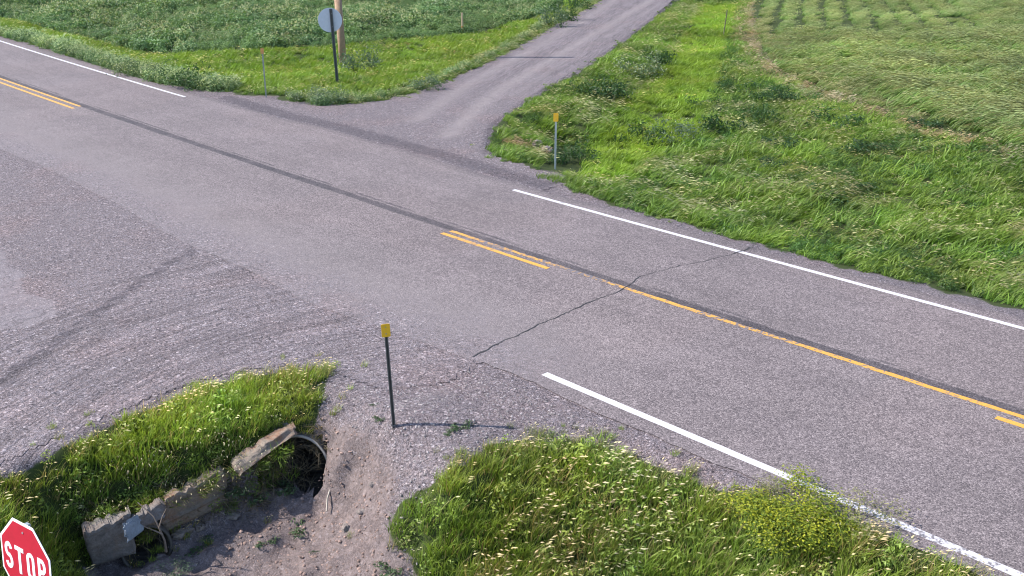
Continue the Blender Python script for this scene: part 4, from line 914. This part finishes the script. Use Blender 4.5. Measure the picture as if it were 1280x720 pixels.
def slab(name, tl, tr, br, bl, th, mat, label, cat='concrete slab', ridge=False, rough=.02, parent=None, group='broken concrete around the culverts'):
    """upright broken slab given by its four front corners (world points)"""
    tl, tr, br, bl = [np.array(a, float) for a in (tl, tr, br, bl)]; nu, nv = 26, 16; nr = np.array([hn[0], hn[1], 0.1]); tl, tr, br, bl = [q_+nr*.07 for q_ in (tl, tr, br, bl)]; base = (bl+br)/2
    V = []; rs = rg.uniform(0, 50)
    for k in (0, 1):
        for i in range(nv):
            for j in range(nu):
                u, v = j/(nu-1), i/(nv-1); p_ = (bl*(1-u)+br*u)*(1-v)+(tl*(1-u)+tr*u)*v
                a = np.array([u*1.6+rs]); b_ = np.array([v*1.2+rs]); edge = min(u, 1-u, v, 1-v)
                w_ = (float(fbm(a*1.5, b_*1.5)[0])-.5)
                p_ = p_+nr*(w_*rough*2-k*th) + (np.array([0, 0, 1])*(float(fbm(a*3+7, b_*0)[0])-.5)*rough*1.6*v) - nr*(.02 if edge < .04 and k == 0 else 0)
                if ridge and .30 < v < .40 and k == 0: p_ = p_+nr*.05
                if ridge and v <= .30 and k == 0: p_ = p_+nr*.03
                ch = .10*max(0., float(fbm(np.array([u*7+rs]), np.array([k*2.+3]), 3)[0])-.45)*v**3+.05*max(0., float(fbm(np.array([v*6+rs]), np.array([9.]), 2)[0])-.4)*(u < .03 or u > .97)
                p_ = p_-np.array([0, 0, ch*2.2])+np.array([*hd, 0])*(.12*(float(fbm(np.array([v*4+rs]), np.array([31.]), 3)[0])-.5)*(abs(u-.5)*2)**6)
                V.append(p_-base)
    F_ = []; B = nu*nv
    for i in range(nv-1):
        for j in range(nu-1):
            a = i*nu+j; F_.append((a, a+1, a+nu+1, a+nu)); F_.append((B+a, B+a+nu, B+a+nu+1, B+a+1))
    rim = [j for j in range(nu)]+[i*nu+nu-1 for i in range(1, nv)]+[(nv-1)*nu+j for j in range(nu-2, -1, -1)]+[i*nu for i in range(nv-2, 0, -1)]
    for a, b_ in zip(rim, rim[1:]+rim[:1]): F_.append((a, B+a, B+b_, b_))
    o = link(name, mesh_np(name, V, F_, [mat]), parent); o.location = base
    return tag(o, label, cat, group)
slab('concrete_slab', P(203, 624, -.72), P(279, 584, -.62), P(283, 626, -1.22), P(204, 664, -1.35), .22, M['slab'], 'tan concrete slab with a ledge and rust stain between the two pipes', ridge=True)
slab('concrete_slab', P(104, 664, -.78), P(163, 640, -.72), P(166, 690, -1.36), P(112, 708, -1.5), .3, M['rubble'], 'rough grey concrete block left of the smaller pipe', rough=.035)
slab('concrete_slab', P(288, 577, -.52), P(366, 528, -.22), P(369, 540, -.34), P(298, 592, -.66), .2, M['slab'], 'narrow tilted concrete strip above the larger pipe', rough=.035)
slab('concrete_slab', P(163, 646, -.74), P(203, 625, -.68), P(207, 645, -.9), P(165, 662, -.94), .2, M['rubble'], 'short grey concrete lintel over the smaller pipe', rough=.03)
slab('metal_sheet', P(153, 650, -.70), P(172, 640, -.62), P(181, 659, -.86), P(160, 675, -1.02), .012, M['sheet'], 'bent blue-grey metal sheet leaning over the smaller pipe', 'metal sheet', rough=.006, group=None)
# branch and trailing root
def tube(name, pts, r0, r1, mat, label=None, cat=None, parent=None, base=None):
    base = np.array(pts[0], float) if base is None else base; cu = bpy.data.curves.new(name, 'CURVE'); cu.dimensions = '3D'; cu.bevel_depth = 1; cu.bevel_resolution = 2
    sp = cu.splines.new('POLY'); sp.points.add(len(pts)-1)
    for i, p_ in enumerate(pts): sp.points[i].co = (*(np.array(p_)-base), 1); sp.points[i].radius = r0+(r1-r0)*i/(len(pts)-1)
    ob = bpy.data.objects.new('tmp', cu); COL.objects.link(ob); dg = bpy.context.evaluated_depsgraph_get(); me = bpy.data.meshes.new_from_object(ob.evaluated_get(dg)); bpy.data.objects.remove(ob)
    me.materials.clear(); me.materials.append(mat); o = link(name, me, parent); o.location = base if parent is None else (0, 0, 0)
    return tag(o, label, cat) if label else o
fw = np.array([hn[0], hn[1], 0])*.12
b0 = tube('branch', [P(206, 684, -1.36)+fw, P(203, 668, -1.14)+fw*1.4, P(196, 652, -.92)+fw*1.4, P(190, 640, -.76)+fw, P(172, 628, -.6)],   .017, .007, M['bark'], 'dead forked branch propped against the wall beside the smaller pipe', 'branch')
base = np.array(b0.location)
tube('twig', [P(200, 660, -1.0)+fw*1.4, P(191, 655, -.92)+fw*1.6, P(174, 650, -.8)+fw*1.2], .013, .005, M['bark'], parent=b0, base=base)
tube('twig', [P(196, 652, -.92)+fw*1.4, P(201, 640, -.72)+fw, P(206, 630, -.6)+fw], .012, .004, M['bark'], parent=b0, base=base)
tube('root', [P(411, 592, -.92), P(410, 605, -1.0)+fw, P(406, 618, -1.08)+fw, P(405, 634, -1.2)+fw], .016, .012, M['rim'], 'pale dry root dangling from the right side of the larger pipe', 'root')
# small rocks at the foot of the wall
def rock(x, y, z0, s, label):
    q = at_ground(x, y, z0); bm = bmesh.new(); bmesh.ops.create_icosphere(bm, subdivisions=3, radius=s)
    off = rg.uniform(0, 90)
    for v in bm.verts:
        d = v.co.normalized(); k_ = .35+1.1*float(fbm(np.array([d.x*1.9+d.z+off]), np.array([d.y*1.9-d.z*.9+off]))[0]); v.co = Vector((v.co.x*1.2, v.co.y, v.co.z*.7))*k_
    me = bpy.data.meshes.new('rock'); bm.to_mesh(me); bm.free(); me.materials.append(M['rock']); o = link('rock', me); o.location = q+np.array((0, 0, s*.2)); o.rotation_euler = (0, 0, rg.uniform(0, 6)); return tag(o, label, 'rock', 'rocks along the ditch')
for a in [(222, 668, -1.4, .11, 'flat rock under the left end of the middle concrete slab'), (236, 662, -1.4, .08, 'small rock under the middle of the concrete slab with a ledge'), (248, 660, -1.4, .09, 'rounded rock under the right half of the middle concrete slab'),
          (292, 646, -1.4, .10, 'rock at the right foot of the middle slab'), (452, 640, -1., .06, 'rock on the dirt bank at the shadow edge'), (466, 606, -.7, .05, 'small rock high on the sunlit dirt bank'),
          (432, 660, -1.2, .07, 'rock on the ditch floor below the larger pipe'), (672, 182, -.4, .18, 'pale rock in the dry grass left of the far delineator'), (684, 188, -.6, .16, 'pale rock at the lip of the hollow behind the far delineator')]: rock(*a)
